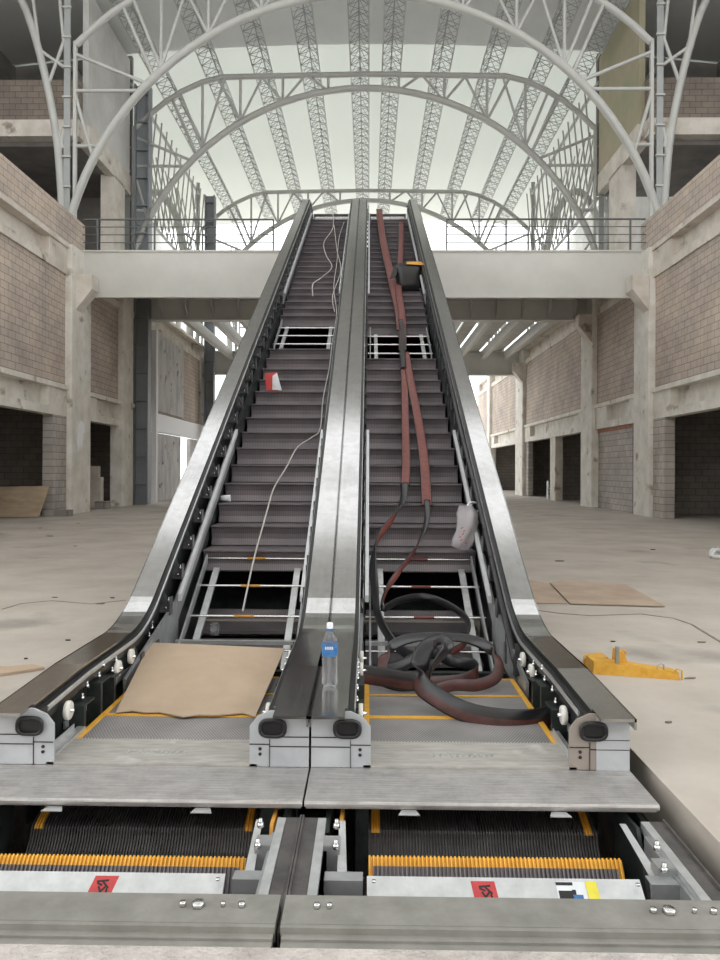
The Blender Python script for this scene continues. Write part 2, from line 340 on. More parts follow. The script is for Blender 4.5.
# ground-floor masonry piers and infills
g = MB(); bl(g, 21.6, 22.58, 0, 3.0); bl(g, 6, 12, 0, 3.0); bl(g, 24.25, 24.35, 0, 3); struct('wall_left_pier', g, M['block'])
g = MB(); bl(g, 31.8, 36.8, 0, 3.0, .1); bl(g, 38.8, 44, 0, 3, .1); bl(g, 31.8, 36.8, 3.95, 7.35, -.04, .05); bl(g, 40.5, 44, 3.95, 7.35, -.04, .05); struct('wall_left_far', g, M['weathered'])
g = MB(); br_(g, 22.0, 22.88, 0, 3.0); br_(g, 24.7, 28.68, 0, 3.0, .12, .4); br_(g, 6, 12, 0, 3.0); br_(g, 40.9, 41.6, 0, 3, .05); struct('wall_right_pier', g, M['block'])
g = MB(); br_(g, 24.7, 28.68, 2.86, 3.0, .09, .12); struct('trim_5', g, mat('red_brick_course', (.36, .17, .11), .9, var=.3, scale=9))
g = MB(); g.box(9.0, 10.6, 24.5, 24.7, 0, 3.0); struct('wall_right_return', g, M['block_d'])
# aisle rooms behind the openings
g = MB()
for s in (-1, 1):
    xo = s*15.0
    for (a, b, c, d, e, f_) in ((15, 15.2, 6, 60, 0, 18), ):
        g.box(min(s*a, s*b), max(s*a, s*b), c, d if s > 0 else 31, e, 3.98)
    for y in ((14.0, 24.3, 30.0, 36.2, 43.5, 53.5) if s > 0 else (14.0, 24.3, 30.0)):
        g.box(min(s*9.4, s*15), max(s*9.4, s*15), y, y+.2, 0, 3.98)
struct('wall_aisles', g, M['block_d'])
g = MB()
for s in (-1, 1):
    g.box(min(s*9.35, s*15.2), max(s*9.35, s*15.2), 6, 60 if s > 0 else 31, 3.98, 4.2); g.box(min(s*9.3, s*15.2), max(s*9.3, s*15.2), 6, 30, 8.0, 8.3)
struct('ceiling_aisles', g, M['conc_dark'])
# upper gallery, third-floor beams and walls
for s, nm in ((-1, 'wall_upper_left'), (1, 'wall_upper_right')):
    g = MB()
    def b2(x0, x1, y0, y1, z0, z1, mi=0): g.box(min(s*x0, s*x1), max(s*x0, s*x1), y0, y1, z0, z1, mi)
    b2(9.45, 14, 24.6, 24.9, 13.0, 14.4, 1); b2(9.4, 14, 24.45, 24.95, 12.45, 13.0, 0)
    b2(14, 14.2, 18, 30, 8.3, 18, 3); b2(9.3, 14, 29.6, 29.8, 12.4 if s > 0 else 8.3, 18, 3)
    b2(9.2, 9.5, 24.9, 29.2, 12.25, 13.0, 0); b2(9.25, 9.45, 24.9, 29.2, 13.0, 17.6, 2)
    b2(9.5, 14, 24.9, 29.6, 12.3, 12.5, 3)
    struct(nm, g, [M['conc'], M['brick_d'], M['plaster'] if s < 0 else M['plaster_yellow'], M['conc_dark']])
g = MB()
for s in (-1, 1):
    g.box(min(s*14.0, s*14.2), max(s*14.0, s*14.2), 30, 58, 8.3, 17.4)
struct('wall_far_aisle', g, M['plaster'])
# inter-floor slab (bridge and far floor) with joists
g = MB(); g.box(-9.2, 9.2, 23.6, 29.25, 8.20, 8.36); [g.box(-7.6+i*1.3+.55, -7.6+i*1.3+1.15, 29.25, 42.4, 8.22, 8.36) for i in range(-1, 13)]; struct('ceiling_slab', g, M['plaster'])
# roof
def roofz(x): return 18.3-.004*x*x
g = MB(); xs = frange(-15, 15, 1.5)
for i in range(len(xs)-1):
    a, b = xs[i], xs[i+1]
    g.hexa([(a, 20, roofz(a)), (b, 20, roofz(b)), (b, 29.4, roofz(b)), (a, 29.4, roofz(a)), (a, 20, roofz(a)+.08), (b, 20, roofz(b)+.08), (b, 29.4, roofz(b)+.08), (a, 29.4, roofz(a)+.08)])
struct('ceiling_roof_near', g, M['roof_grey'])
g = MB()
for i in range(len(xs)-1):
    a, b = xs[i], xs[i+1]; g.add([(a, 29.4, roofz(a)+.04), (b, 29.4, roofz(b)+.04), (b, 50, roofz(b)+.04), (a, 50, roofz(a)+.04)], [(0, 1, 2, 3)])
struct('ceiling_roof_light', g, M['roof_light'])
g = MB()   # roof over the camera side: unseen sheet bays, gaps spaced to put bright bands in deck reflections
for (y0, y1) in ((-14, -9.5), (-8.5, -2), (-1, 8.0), (8.22, 8.55), (8.8, 9.2), (9.45, 14.4), (15.0, 15.35), (16.2, 17.0), (17.7, 18.0), (18.9, 20)):
    for i in range(len(xs)-1):
        a, b = xs[i], xs[i+1]
        g.hexa([(a, y0, roofz(a)), (b, y0, roofz(b)), (b, y1, roofz(b)), (a, y1, roofz(a)), (a, y0, roofz(a)+.08), (b, y0, roofz(b)+.08), (b, y1, roofz(b)+.08), (a, y1, roofz(a)+.08)])
struct('ceiling_roof_front', g, M['roof_grey'])
g = MB(); g.box(-15, 15, -14.3, -14, -.1, 14); struct('wall_back', g, M['conc'])
# ================================================================== COLUMNS, CORBELS, BEAMS
def ccolumn(s, y0, y1, ztop, label, corbel=None, mt='conc_white', depth=.14):
    t = thing('concrete_column', (s*9.0, (y0+y1)/2, 0), label, 'column')
    m = MB(); xi, xo = s*(9.0-depth), s*9.36
    m.prism_z([(min(xi, xo), y0+.03), (min(xi, xo)+.03, y0), (max(xi, xo)-.03, y0), (max(xi, xo), y0+.03), (max(xi, xo), y1-.03), (max(xi, xo)-.03, y1), (min(xi, xo)+.03, y1), (min(xi, xo), y1-.03)], 0, ztop)
    m.build('shaft', M[mt], t)
    if corbel:
        c0, c1 = corbel; k = MB()
        k.prism_y([(s*8.86, 6.35), (s*8.86, 7.45), (s*8.35, 7.45), (s*8.35, 7.0)] if s > 0 else [(s*8.86, 6.35), (s*8.35, 7.0), (s*8.35, 7.45), (s*8.86, 7.45)], c0, c1)
        k.build('corbel', M['conc'], t)
    return t
ccolumn(-1, 22.6, 24.2, 8.3, 'pale concrete column on the left with a white paint splash, beside the leaning plywood', (22.9, 23.44))
ccolumn(-1, 27.4, 28.6, 8.3, 'concrete column on the left just before the blue-grey steel column')
ccolumn(1, 22.9, 24.2, 8.3, 'pale concrete column on the right carrying the near end of the bridge beam', (22.9, 23.44))
ccolumn(1, 28.7, 30.2, 8.3, 'concrete column on the right just beyond the grey block infill', (28.7, 29.2))
ccolumn(1, 41.6, 43.6, 8.3, 'pale concrete column on the right under the third cross beam', (41.6, 42.2))
ccolumn(1, 53.0, 54.0, 8.3, 'farthest concrete column on the right, in the glare')
# white paint splash on the left column
sp = MB(); pts = [(23.0, 2.3), (23.12, 2.75), (23.35, 2.95), (23.62, 2.85), (23.7, 2.6), (23.55, 2.5), (23.5, 2.2), (23.4, 1.95), (23.3, 2.2), (23.15, 1.9)]
sp.add([(-8.853, y, z) for y, z in pts], [tuple(range(len(pts)))])
root = [o for o in col.objects if o.name == 'concrete_column'][0]
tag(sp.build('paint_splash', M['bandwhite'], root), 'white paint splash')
single('concrete_post', MB().box(9.05, 9.4, 35.0, 36.0, 0, 3.0), M['conc'], 'slim concrete post dividing the far right opening', 'post')
m = MB()
for (s, y0, y1, lab) in ((-1, 27.3, 28.5, 'upper concrete column on the left gallery behind the railing'), (1, 26.4, 27.8, 'upper brown concrete column behind the right railing')):
    single('gallery_column', MB().box(min(s*9.2, s*9.7), max(s*9.2, s*9.7), y0, y1, 8.3, 12.3), M['conc'], lab, 'column')
# steel columns
def hcolumn(x, y, z0, z1, w_, mt, label):
    t = thing('steel_column', (x, y, z0), label, 'column')
    for s in (-1, 1): MB().box(x+s*w_-.03, x+s*w_+.03, y-.22, y+.22, z0, z1).build('flange', M[mt], t)
    MB().box(x-w_+.03, x+w_-.03, y-.02, y+.02, z0, z1).build('web', M[mt], t)
    m = MB(); z = z0+.8
    while z < z1-.3: m.box(x-w_+.03, x+w_-.03, y-.2, y-.02, z, z+.05); z += 1.1
    m.build('stiffener', M[mt], t); return t
hcolumn(-8.74, 29.3, 0, 16.6, .27, 'colsteel', 'tall blue-grey steel column on the left rising past the bridge')
hcolumn(-8.6, 41.1, 0, 16.6, .25, 'colsteel', 'blue-grey steel column at the far end of the left railing')
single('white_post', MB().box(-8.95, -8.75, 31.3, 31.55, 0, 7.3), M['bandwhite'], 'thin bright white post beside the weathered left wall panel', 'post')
# cross beams
def cross_beam(Y, z0, z1, x0, x1, label, fl=.4, group=None):
    t = thing('cross_beam', (0, Y, z0), label, 'beam')
    MB().box(x0, x1, Y+fl/2-.02, Y+fl/2+.02, z0+.05, z1-.05).build('web', M['steelwhite'], t)
    MB().box(x0, x1, Y, Y+fl, z1-.05, z1).build('top_flange', M['steelwhite'], t)
    MB().box(x0, x1, Y, Y+fl, z0, z0+.05).build('bottom_flange', M['steelwhite'], t)
    return t
b1 = cross_beam(23.5, 6.87, 8.38, -9.0, 9.08, 'deep white steel beam carrying the bridge and its railings', .12)
b2_ = cross_beam(29.3, 7.33, 8.2, -8.6, 8.9, 'white steel cross beam with triangular haunches behind the bridge')
for i in range(-8, 9, 1):
    x = i*1.02+.2
    MB().prism_x([(29.49, 8.15), (29.49, 7.45), (28.9, 7.8), (28.9, 8.15)], x-.02, x+.02).build('haunch', M['steelwhite'], b2_)
cross_beam(42.4, 6.85, 8.22, -8.9, 8.9, 'white steel cross beam at the far end of the ribbed floor underside')
for i, x in enumerate([-7.6, -6.3, -5.0, -3.7, -2.4, -1.1, .2, 1.5, 2.8, 4.1, 5.4, 6.7, 8.0]):
    t = tag(MB().box(x-.06, x+.06, 29.75, 42.35, 7.72, 8.2).build('floor_joist', M['steelwhite'], origin=(0, 0, 0)), 'white steel joist running away under the upper floor beyond the bridge', 'joist', 'joists under the upper floor')
    MB().box(x-.11, x+.11, 29.75, 42.35, 7.69, 7.72).build('flange', M['steelwhite'], t)
# railings on the bridge
def railing(xs, x0, x1, label):
    t = thing('railing', ((x0+x1)/2, 23.6, ZF), label, 'railing')
    for x in xs: MB().box(x-.025, x+.025, 23.56, 23.62, ZF, ZF+1.0).build('post', M['railing'], t)
    MB().tube((x0, 23.59, ZF+1.0), (x1, 23.59, ZF+1.0), .03).build('top_rail', M['railing'], t)
    for z in (.25, .5, .75): MB().tube((x0, 23.55, ZF+z), (x1, 23.55, ZF+z), .015, 6).build('rail', M['railing'], t)
railing([-8.45, -6.6, -4.66, -2.8], -8.9, -2.8, 'dark grey railing on the bridge left of the escalators')
railing([2.72, 4.6, 6.57, 8.52], 2.72, 9.0, 'dark grey railing on the bridge right of the escalators')
# ================================================================== ARCH TRUSSES
R = 9.65; ZC = 6.85
def arch_pt(a, Y): return Vector((R*math.cos(a)+.05, Y, ZC+R*math.sin(a)))
def strut(a, b, r, t, name='strut', mt='pipe', n=8): return MB().tube(a, b, r, n).build(name, M[mt], t)
def arch_truss(Y, label, detail=True, columns=True, side=True):
    t = thing('arch_truss', (0, Y, 8.38), label, 'roof truss')
    a0 = math.asin((8.42-ZC)/R) if Y > 24 else math.asin((8.9-ZC)/R)
    an = [a0+(math.pi-2*a0)*i/40 for i in range(41)]
    MB().path([arch_pt(a, Y) for a in an], .13, 12).build('arch_pipe', M['pipe'], t)
    top = []
    for x in (-9.1, -8.5, -7.9, -7.2, -6.4, -5.6): z = 17.0-(abs(x)-5.0)**2*.125; top.append((x, Y, z))
    pts = top+[(0, Y, 17.05)]+[(-x, Y, z) for x, _, z in reversed(top)]
    MB().path(pts, .11, 10).build('top_chord', M['pipe'], t)
    def tz(x):
        x = abs(x); return 17.03 if x < 5.3 else 17.0-(x-5.0)**2*.125
    node_a = [math.radians(v) for v in (27, 38, 49, 60, 71, 82)]
    for s in (-1, 1):
        prev = None
        for i, a in enumerate(node_a):
            p = arch_pt(a, Y); p.x = p.x*s
            if abs(p.x) < 8.9 and i > 1:
                strut(p, (p.x, Y, tz(p.x)), .055, t)
                xm = p.x+s*.9
                if abs(xm) < 9: strut(p, (xm, Y, tz(xm)), .055, t)
                if i < 5: strut(p, (p.x-s*.9, Y, tz(p.x-s*.9)), .05, t)
        if side:
            xc = s*9.12
            for (a, zc) in ((30, 11.65), (43, 13.45)):
                p = arch_pt(math.radians(a), Y); p.x *= s; strut(p, (xc, Y, p.z), .06, t)
            p1 = arch_pt(math.radians(45), Y); p1.x *= s; strut(p1, (xc, Y, 14.6), .06, t)
            p2 = arch_pt(math.radians(28), Y); p2.x *= s; strut(p2, (xc, Y, 13.3), .06, t)
            p3 = arch_pt(math.radians(47), Y); p3.x *= s; strut(p3, (s*7.6, Y, 16.1), .06, t)
    if columns:
        for s in (-1, 1):
            MB().box(s*9.12-.05, s*9.12+.05, Y-.06, Y+.06, 8.4, 15.0).build('column_chord', M['pipe'], t)
            MB().box(s*9.38-.1, s*9.38+.1, Y-.02, Y+.02, 8.4, 17.5).build('column_plate', M['pipe_d'], t)
            m = MB(); z = 9.4
            while z < 17: m.box(s*9.38-.14, s*9.38+.14, Y-.08, Y, z, z+.05); z += .95
            m.build('column_rung', M['pipe'], t)
            aa = [(9.5, 8.7), (9.56, 10.2), (9.75, 12.2), (10.25, 14.56), (10.85, 16.3), (11.8, 17.6)]
            if Y > 40: aa = [(9.8, 8.4), (9.85, 11), (10.2, 14), (10.7, 15.8), (11.5, 16.9), (12.3, 16.7), (13.0, 15.2), (13.5, 12.5), (13.7, 9)]
            MB().path(smooth([(s*x, Y, z) for x, z in aa], 4), .2 if Y > 40 else .12, 10).build('aisle_arch_pipe', M['pipe'], t)
            for (xa, za, xb, zb) in ((10.0, 13.6, 9.5, 15.0), (10.35, 14.8, 9.5, 14.2), (9.9, 13.0, 9.5, 11.6), (9.65, 11.0, 9.5, 12.2), (10.2, 14.2, 10.6, 17.2), (9.5, 15.0, 9.75, 17.5)):
                strut((s*xa, Y, za), (s*xb, Y, zb), .055, t)
    return t
arch_truss(23.45, 'nearest large white pipe arch truss springing from the bridge ends')
arch_truss(29.3, 'second white pipe arch truss in line with the blue-grey column')
arch_truss(41.5, 'third white pipe arch truss seen low behind the escalator tops')
arch_truss(53.5, 'farthest white pipe arch truss against the bright end')
# longitudinal lattice purlins
def purlin():
    t = thing('lattice_purlin', (0, 23.0, 17.25), 'white lattice roof purlin running away under the roof sheets', 'purlin', 'lattice purlins under the roof')
    y0, y1 = 23.0, 47.0; w_ = .36; zb = 17.25; zt = 17.75
    for s in (-1, 1): MB().tube((s*w_, y0, zb), (s*w_, y1, zb), .028, 5).build('chord', M['pipe'], t)
    MB().tube((0, y0, zt), (0, y1, zt), .028, 5).build('top_chord', M['pipe_d'], t)
    m = MB(); n = 32; st = (y1-y0)/n
    for i in range(n):
        a = y0+i*st; b = a+st/2; c = a+st
        m.tube((-w_, a, zb), (w_, b, zb), .013, 4).tube((w_, b, zb), (-w_, c, zb), .013, 4)
        m.tube((w_, a, zb), (-w_, b, zb), .010, 4)
        for s in (-1, 1): m.tube((s*w_, a, zb), (0, b, zt), .013, 4).tube((0, b, zt), (s*w_, c, zb), .013, 4)
    m.build('lacing', M['pipe_d'], t); return t
pu = purlin(); px_ = [-8.0, -6.0, -4.0, -2.1, -.15, 1.1, 3.05, 5.0, 6.95, 8.4]
for i, x in enumerate(px_):
    o = pu if i == 0 else copy_tree(pu); o.location = (x, 23.0, 17.25-.5*max(0, (abs(x)-6)/3))
# side lattice girders beyond the second frame
for s, lab in ((-1, 'forest of slanting white pipes along the far left roof edge'), (1, 'forest of slanting white pipes along the far right roof edge')):
    t = thing('side_lattice', (s*9.3, 35, 12.2), lab, 'lattice')
    for z in (12.2, 16.8): strut((s*9.3, 29.5, z), (s*9.3, 41.3, z), .07, t, 'chord')
    y = 29.8
    while y < 41:
        strut((s*9.3, y, 12.2), (s*9.0, y+.5, 16.8), .035, t, 'slanting_pipe', n=6)
        strut((s*9.3, y+.1, 12.2), (s*10.3, y+.7, 16.8), .035, t, 'slanting_pipe', n=6); y += .85
    strut((s*9.2, 29.4, 10.8), (s*9.2, 41.3, 9.0), .05, t, 'brace'); strut((s*9.2, 29.4, 9.0), (s*9.2, 41.3, 11.5), .05, t, 'brace')
# ================================================================== ESCALATORS
def step_proto(name, parent):
    m = MB(); h = .51
    pr = [(0, 0), (.40, 0), (.40, -.03), (.12, -.05), (.07, -.19), (.05, -.205), (.03, -.19), (.055, -.13), (.05, -.08), (.025, -.03), (0, -.012)]
    m.prism_x([(y, z) for y, z in pr], -h, h)
    o = m.build(name, M['step'], None); o.parent = parent; return o
def nuts(parent, x, y, z):
    for (dx, dy, dz) in ((0, 0, 0), (.0, .07, .045)):
        MB().lathe([(0, -.012), (.013, -.012), (.013, .006), (.008, .006), (.008, .022), (0, .022)], (x+dx, y+dy, z+dz), 'z', 6).build('bolt', M['bolt'], parent)
def escalator(c, label, gap_lo, upper_gap, newels):
    """c: x of the centre; side -1/+1 sign of each balustrade relative to c"""
    E = thing('escalator', (c, 3.1, 0), label, 'escalator', None)
    x0, x1 = c-.75, c+.75
    for s in (-1, 1):
        xo = c+s*.748; xi = c+s*.585     # outer and inner edge of the deck strip
        lo, hi = min(xo, xi), max(xo, xi)
        m = MB(); ys = dys(3.40, 23.3)
        m.sweep([(lo, 0), (hi, 0), (hi, -.014), (lo, -.014)], ys, deckz)
        a, b = sorted((xi, xi-s*.012)); m.sweep([(a, 0), (b, 0), (b, -.07), (a, -.07)], dys(3.52, 23.3), deckz)
        a, b = sorted((xo, xo-s*.01)); m.sweep([(a, 0), (b, 0), (b, -.05), (a, -.05)], ys, deckz)
        m.build('deck_strip', M['deck'], E)
        # outer skirt below the deck
        a, b = sorted((xo-s*.012, xo-s*.03)); m = MB(); m.sweep([(a, -.05), (b, -.05), (b, -.55), (a, -.55)], dys(5.3, 23.2), deckz); m.build('outer_panel', M['galv_d'], E)
        # black handrail guide on the inner side of the deck
        a, b = sorted((xi-s*.013, xi-s*.04)); m = MB(); m.sweep([(a, -.03), (b, -.03), (b, -.10), (a, -.10)], dys(3.5, 20.5), deckz); m.build('handrail_guide', M['black'], E)
        # thin bright edge strip
        a, b = sorted((xi-s*.040, xi-s*.046)); m = MB(); m.sweep([(a, -.035), (b, -.040), (b, -.055), (a, -.065)], dys(3.6, 20.4), deckz); m.build('edge_strip', M['galv'], E)
        # dark web plate behind the brackets
        xw = c+s*.60; a, b = sorted((xw, xw+s*.01)); m = MB(); m.sweep([(a, -.07), (b, -.07), (b, -.75), (a, -.75)], dys(5.6, 20.5), deckz)
        m.box(a, b, 3.52, 5.6, -.3, .235); m.build('side_plate', M['dark'], E)
        # lower chord track near the steps
        a, b = sorted((c+s*.535, c+s*.575)); m = MB(); m.sweep([(a, .10), (b, .10), (b, -.16), (a, -.16)], [5.75, 20.1], lambda y: 1.63+S*(y-8.52)); m.build('step_track', M['dark'], E)
        # brackets with bright bolts
        k = 0; y = 5.0
        proto = None
        while y < 19.6:
            zc = deckz(y)-.2 if y > 5.6 else .13
            if proto is None:
                m = MB(); xa = xw-s*.001
                a, b = sorted((xa, xa-s*.085)); m.box(a, b, y, y+.05, zc-.10, zc-.085); a2, b2 = sorted((xa-s*.08, xa-s*.09)); m.box(a2, b2, y-.01, y+.06, zc-.12, zc+.02)
                m.hexa([(a, y+.02, zc-.085), (b, y+.02, zc-.085), (b, y+.03, zc-.085), (a, y+.03, zc-.085), (a, y+.02, zc+.10), (a+.02, y+.02, zc+.10), (a+.02, y+.03, zc+.10), (a, y+.03, zc+.10)])
                proto = m.build('bracket', M['bracket'], E)
                nuts(proto, xa-s*.045, y+.03, zc-.065); nuts(proto, xa-s*.03, y+.0, zc+.06); base = (y, zc)
            else:
                cp = copy_tree(proto, E); cp.location = (0, y-base[0], zc-base[1])
            k += 1; y += .36
        # bright skirt bars beside the steps
        for (ya, yb) in ((5.92, 8.45), (13.2, 19.2)):
            a, b = sorted((c+s*.505, c+s*.475)); m = MB(); m.sweep([(a, .27), (b, .27), (b, .215), (a, .215)], [ya, yb], lambda y: 1.63+S*(y-8.52))
            m.build('skirt_bar', M['skirt'], E)
            a, b = sorted((c+s*.515, c+s*.523)); m = MB(); m.sweep([(a, .25), (b, .25), (b, .02), (a, .02)], [ya, yb], lambda y: 1.63+S*(y-8.52))
            m.build('skirt_panel', M['galv_d'], E)
        # gap side rails
        for (ya, yb) in ((5.55, 6.80), upper_gap):
            a, b = sorted((c+s*.40, c+s*.345)); m = MB(); m.sweep([(a, -.14), (b, -.14), (b, -.17), (a, -.17)], [ya, yb], lambda y: 1.63+S*(y-8.52)); m.build('gap_rail', M['galv'], E)
            a, b = sorted((c+s*.47, c+s*.455)); m = MB(); m.sweep([(a, -.02), (b, -.02), (b, -.1), (a, -.1)], [ya, yb], lambda y: 1.63+S*(y-8.52)); m.build('gap_rail', M['galv_d'], E)
        # lower flat zone machinery
        for (yy, zz, dx) in ((3.78, .16, .055), (4.55, .17, .05), (4.80, .18, .05)):
            m = MB(); m.lathe([(0, -.016), (.012, -.016), (.014, -.010), (.045, -.012), (.048, -.008), (.048, .008), (.045, .012), (.012, .012), (0, .014)], (xw-s*(.03+dx), yy, zz), 'x', 20)
            o = m.build('guide_roller', M['white'], E)
            MB().lathe([(0, -.03), (.010, -.03), (.010, .03), (0, .03)], (xw-s*(.03+dx), yy, zz), 'x', 8).build('axle', M['bolt'], o)
        for (yy, hh) in ((3.95, .15), (4.2, .2), (4.42, .17)):
            a, b = sorted((xw-s*.02, xw-s*.10)); m = MB(); m.box(a, b, yy, yy+.03, -.05, hh-.02); m.box(a, b, yy+.03, yy+.16, hh-.03, hh-.02)
            o = m.build('support_angle', M['dark'], E)
            nuts(o, xw-s*.06, yy+.08, hh)
        a, b = sorted((xw-s*.01, xw-s*.02)); MB().hexa([(a, 3.9, .02), (b, 3.9, .02), (b, 5.4, .03), (a, 5.4, .03), (a, 3.9, .06), (b, 3.9, .06), (b, 5.4, .07), (a, 5.4, .07)]).build('track_bar', M['galv_d'], E)
        # inclined galvanised strip next to the comb plate
        a, b = sorted((c+s*.49, c+s*.535)); MB().box(a, b, 3.50, 3.95, .0, .02).box(a, a+.004, 3.50, 3.9, .02, .05).build('skirt_strip', M['galv'], E)
        a, b = sorted((c+s*.52, c+s*.54)); MB().hexa([(a, 4.7, -.1), (b, 4.7, -.1), (b, 6.0, .0), (a, 6.0, .0), (a, 4.7, .06), (b, 4.7, .06), (b, 6.0, .36), (a, 6.0, .36)]).build('skirt_panel', M['galv_d'], E)
    # inclined pan below the missing steps and the returning steps
    m = MB(); m.sweep([(c-.56, -.85), (c+.56, -.85), (c+.56, -.88), (c-.56, -.88)], [4.9, 20], lambda y: 1.63+S*(y-8.52)); 
    for q_ in (-.57, .56): m.sweep([(c+q_, -.15), (c+q_+.01, -.15), (c+q_+.01, -.87), (c+q_, -.87)], [4.9, 20], lambda y: 1.63+S*(y-8.52))
    m.build('drip_pan', M['dark'], E)
    for (ya, n) in ((5.6, 4), (upper_gap[0]-.1, 4)):
        for i in range(n):
            yy = ya+i*.3464; z = 1.63+S*(yy-8.52)-.62
            MB().prism_x([(yy, z), (yy+.3, z+.02), (yy+.34, z+.16), (yy+.31, z+.16), (yy+.27, z+.06), (yy, z+.03)], c-.5, c+.5).build('returning_step', M['stepflat'] if False else M['step'], E)
    # truss beneath
    for s in (-1, 1):
        xx = c+s*.70
        m = MB(); m.sweep([(xx-.03, -.55), (xx+.03, -.55), (xx+.03, -.65), (xx-.03, -.65)], [6.2, 23.2], lambda y: deckz(min(y, 19.4))); m.build('truss_chord', M['pipe_d'], E)
        m = MB(); m.sweep([(xx-.03, -1.35), (xx+.03, -1.35), (xx+.03, -1.45), (xx-.03, -1.45)], [8.2, 23.2], lambda y: deckz(min(y, 19.4))); m.build('truss_chord', M['pipe_d'], E)
        m = MB(); y = 8.3; k = 0
        while y < 22:
            za, zb = deckz(min(y, 19.4)), deckz(min(y+1, 19.4))
            m.bar((xx, y, za-1.4), (xx, y, za-.6), (.02, 0, 0), (0, .03, 0)); m.bar((xx, y, za-(1.4 if k % 2 else .6)), (xx, y+1, zb-(.6 if k % 2 else 1.4)), (.02, 0, 0), (0, .03, 0)); y += 1; k += 1
        m.build('truss_lattice', M['pipe_d'], E)
    # steps on the incline
    sp0 = None; y = 6.83
    while y < 19.65:
        if not (upper_gap[0]-.05 < y < upper_gap[1]-.1):
            if sp0 is None: sp0 = step_proto('step', E); o = sp0
            else: o = sp0.copy(); col.objects.link(o)
            o.location = (0, y-3.1, 1.63+S*(y-8.52))
        y += .34641
    for (yy, zz) in ((20.25, 8.40), (20.65, 8.40), (21.05, 8.40)):
        o = sp0.copy(); col.objects.link(o); o.location = (0, yy-3.1, zz)
    m = MB(); m.box(c-.5, c+.5, 21.45, 23.3, 8.36, 8.40); m.build('landing_plate', M['plate'], E)
    # cross axles in the gaps
    for i in range(4):
        yy = 6.865-i*.3464+.0; z = 1.63+S*(yy-8.52)-.10
        o = MB().tube((c-.5, yy, z), (c+.5, yy, z), .011, 8).build('axle', M['bolt'], E)
        if i < 3: MB().tube((c-.1, yy, z), (c+.07, yy, z), .0125, 8).build('axle_sleeve', M['orange' if c < 0 else 'beltred'], o)
    MB().box(c-.5, c+.5, 5.82, 5.86, .02, .05).build('cross_bar', M['galv'], E)
    for i in range(3):
        yy = upper_gap[0]+.15+i*.33; z = 1.63+S*(yy-8.52)-.08
        MB().tube((c-.5, yy, z), (c+.5, yy, z), .014, 8).build('axle', M['bolt'], E)
    for i in range(2):
        yy = 19.75+i*.25; z = 1.63+S*(19.7-8.52)+.0+i*.13
        MB().tube((c-.45, yy, z), (c+.45, yy, z), .02, 8).build('axle', M['bolt'], E)
    MB().box(c-.49, c+.49, 5.2, 5.26, -.16, -.02).box(c-.49, c+.49, 5.5, 5.56, -.22, -.12).build('cross_bar', M['dark'], E)
    # flat steps by the comb
    for i, (ya, yb) in enumerate(((3.81, 4.20), (4.205, 4.60), (4.605, 5.0))):
        o = MB().box(-.5, .5, ya-3.1, yb-3.1, -.10, -.004).build('flat_step', M['stepflat'], None); o.parent = E
        m = MB(); t_ = .0
        m.box(c-.5, c-.47, ya, yb, -.0045, .001); m.box(c+.47, c+.5, ya, yb, -.0045, .001)
        m.box(c-.47, c+.47, ya if i else yb-.012, ya+.022 if i else yb, -.0045, .001)
        if i == 2: m.box(c-.47, c+.47, yb-.022, yb, -.0045, .001)
        m.build('yellow_border', M['yellow'], o)
    # comb plate, cover plate
    m = MB(); m.box(c-.5, c+.5, 3.485, 3.79, -.02, .012)
    for i in range(60): xx = c-.49+i*.0165; m.box(xx, xx+.007, 3.79, 3.815, -.005, .008)
    o = m.build('comb_plate', M['comb'], E)
    m = MB()
    for i in range(11):
        xx = c-.16+i*.028; m.bar((xx, 3.60+.004*(i % 3), .0125), (xx+.015, 3.635, .0125), (.0025, 0, 0), (0, 0, .0012)); m.bar((xx+.008, 3.60, .0125), (xx+.004, 3.64, .0125), (.0022, 0, 0), (0, 0, .0012))
    m.build('etched_lettering', M['galv'], o)
    m = MB(); m.prism_x([(3.125, -.022), (3.125, -.012), (3.13, .0), (3.48, .0), (3.48, -.022)], x0+.004, x1-.004)
    m.prism_x([(3.135, -.034), (3.135, -.023), (3.45, -.023), (3.45, -.034)], x0+.01, x1-.01)
    o = m.build('cover_plate', M['plate'], E)
    for xx in (c-.35, c+.28): MB().hexa([(xx, 3.09, -.040), (xx+.09, 3.09, -.040), (xx+.075, 3.13, -.037), (xx+.015, 3.13, -.037), (xx, 3.09, -.036), (xx+.09, 3.09, -.036), (xx+.075, 3.13, -.034), (xx+.015, 3.13, -.034)]).build('tab', M['galv'], o)
    # newel panels
    for s in (-1, 1):
        xo = c+s*.745; xi = c+s*.465; xm = c+s*.56; mt = newels[(s+1)//2]
        pr = [(xo, 0), (xi, 0), (xi, .19), (c+s*.50, .235), (xm, .262), (xo, .262)]
        if s > 0: pr = pr[::-1]
        m = MB(); hx, hz = c+s*.575, .185; m.prism_y(pr, 3.485, 3.50)
        o = m.build('newel_panel', M[mt], E)
        if mt == 'newel_b':
            a, b = sorted((xm+s*.03, xo)); MB().box(a, b, 3.481, 3.486, .0, .262).build('side_cover', M['newel'], o)
        m = MB()
        for zz in (.095, .155): m.box(min(xo, xm), max(xo, xm), 3.4795, 3.4865, zz if zz < .1 else .14, (zz if zz < .1 else .14)+.003)
        a, b = sorted((xi, xm)); m.box(a, b, 3.4795, 3.4865, .105, .108); m.box(xm-.0012, xm+.0012, 3.4795, 3.4865, 0, .13)
        for zz in (.06, .085): m.lathe([(0, -.002), (.008, -.002), (.008, .001), (0, .001)], (c+s*.515, 3.483, zz), 'y', 10)
        m.build('panel_joint', M['ink'], o)
        # oval rubber handrail inlet
        m = MB(); ov = []
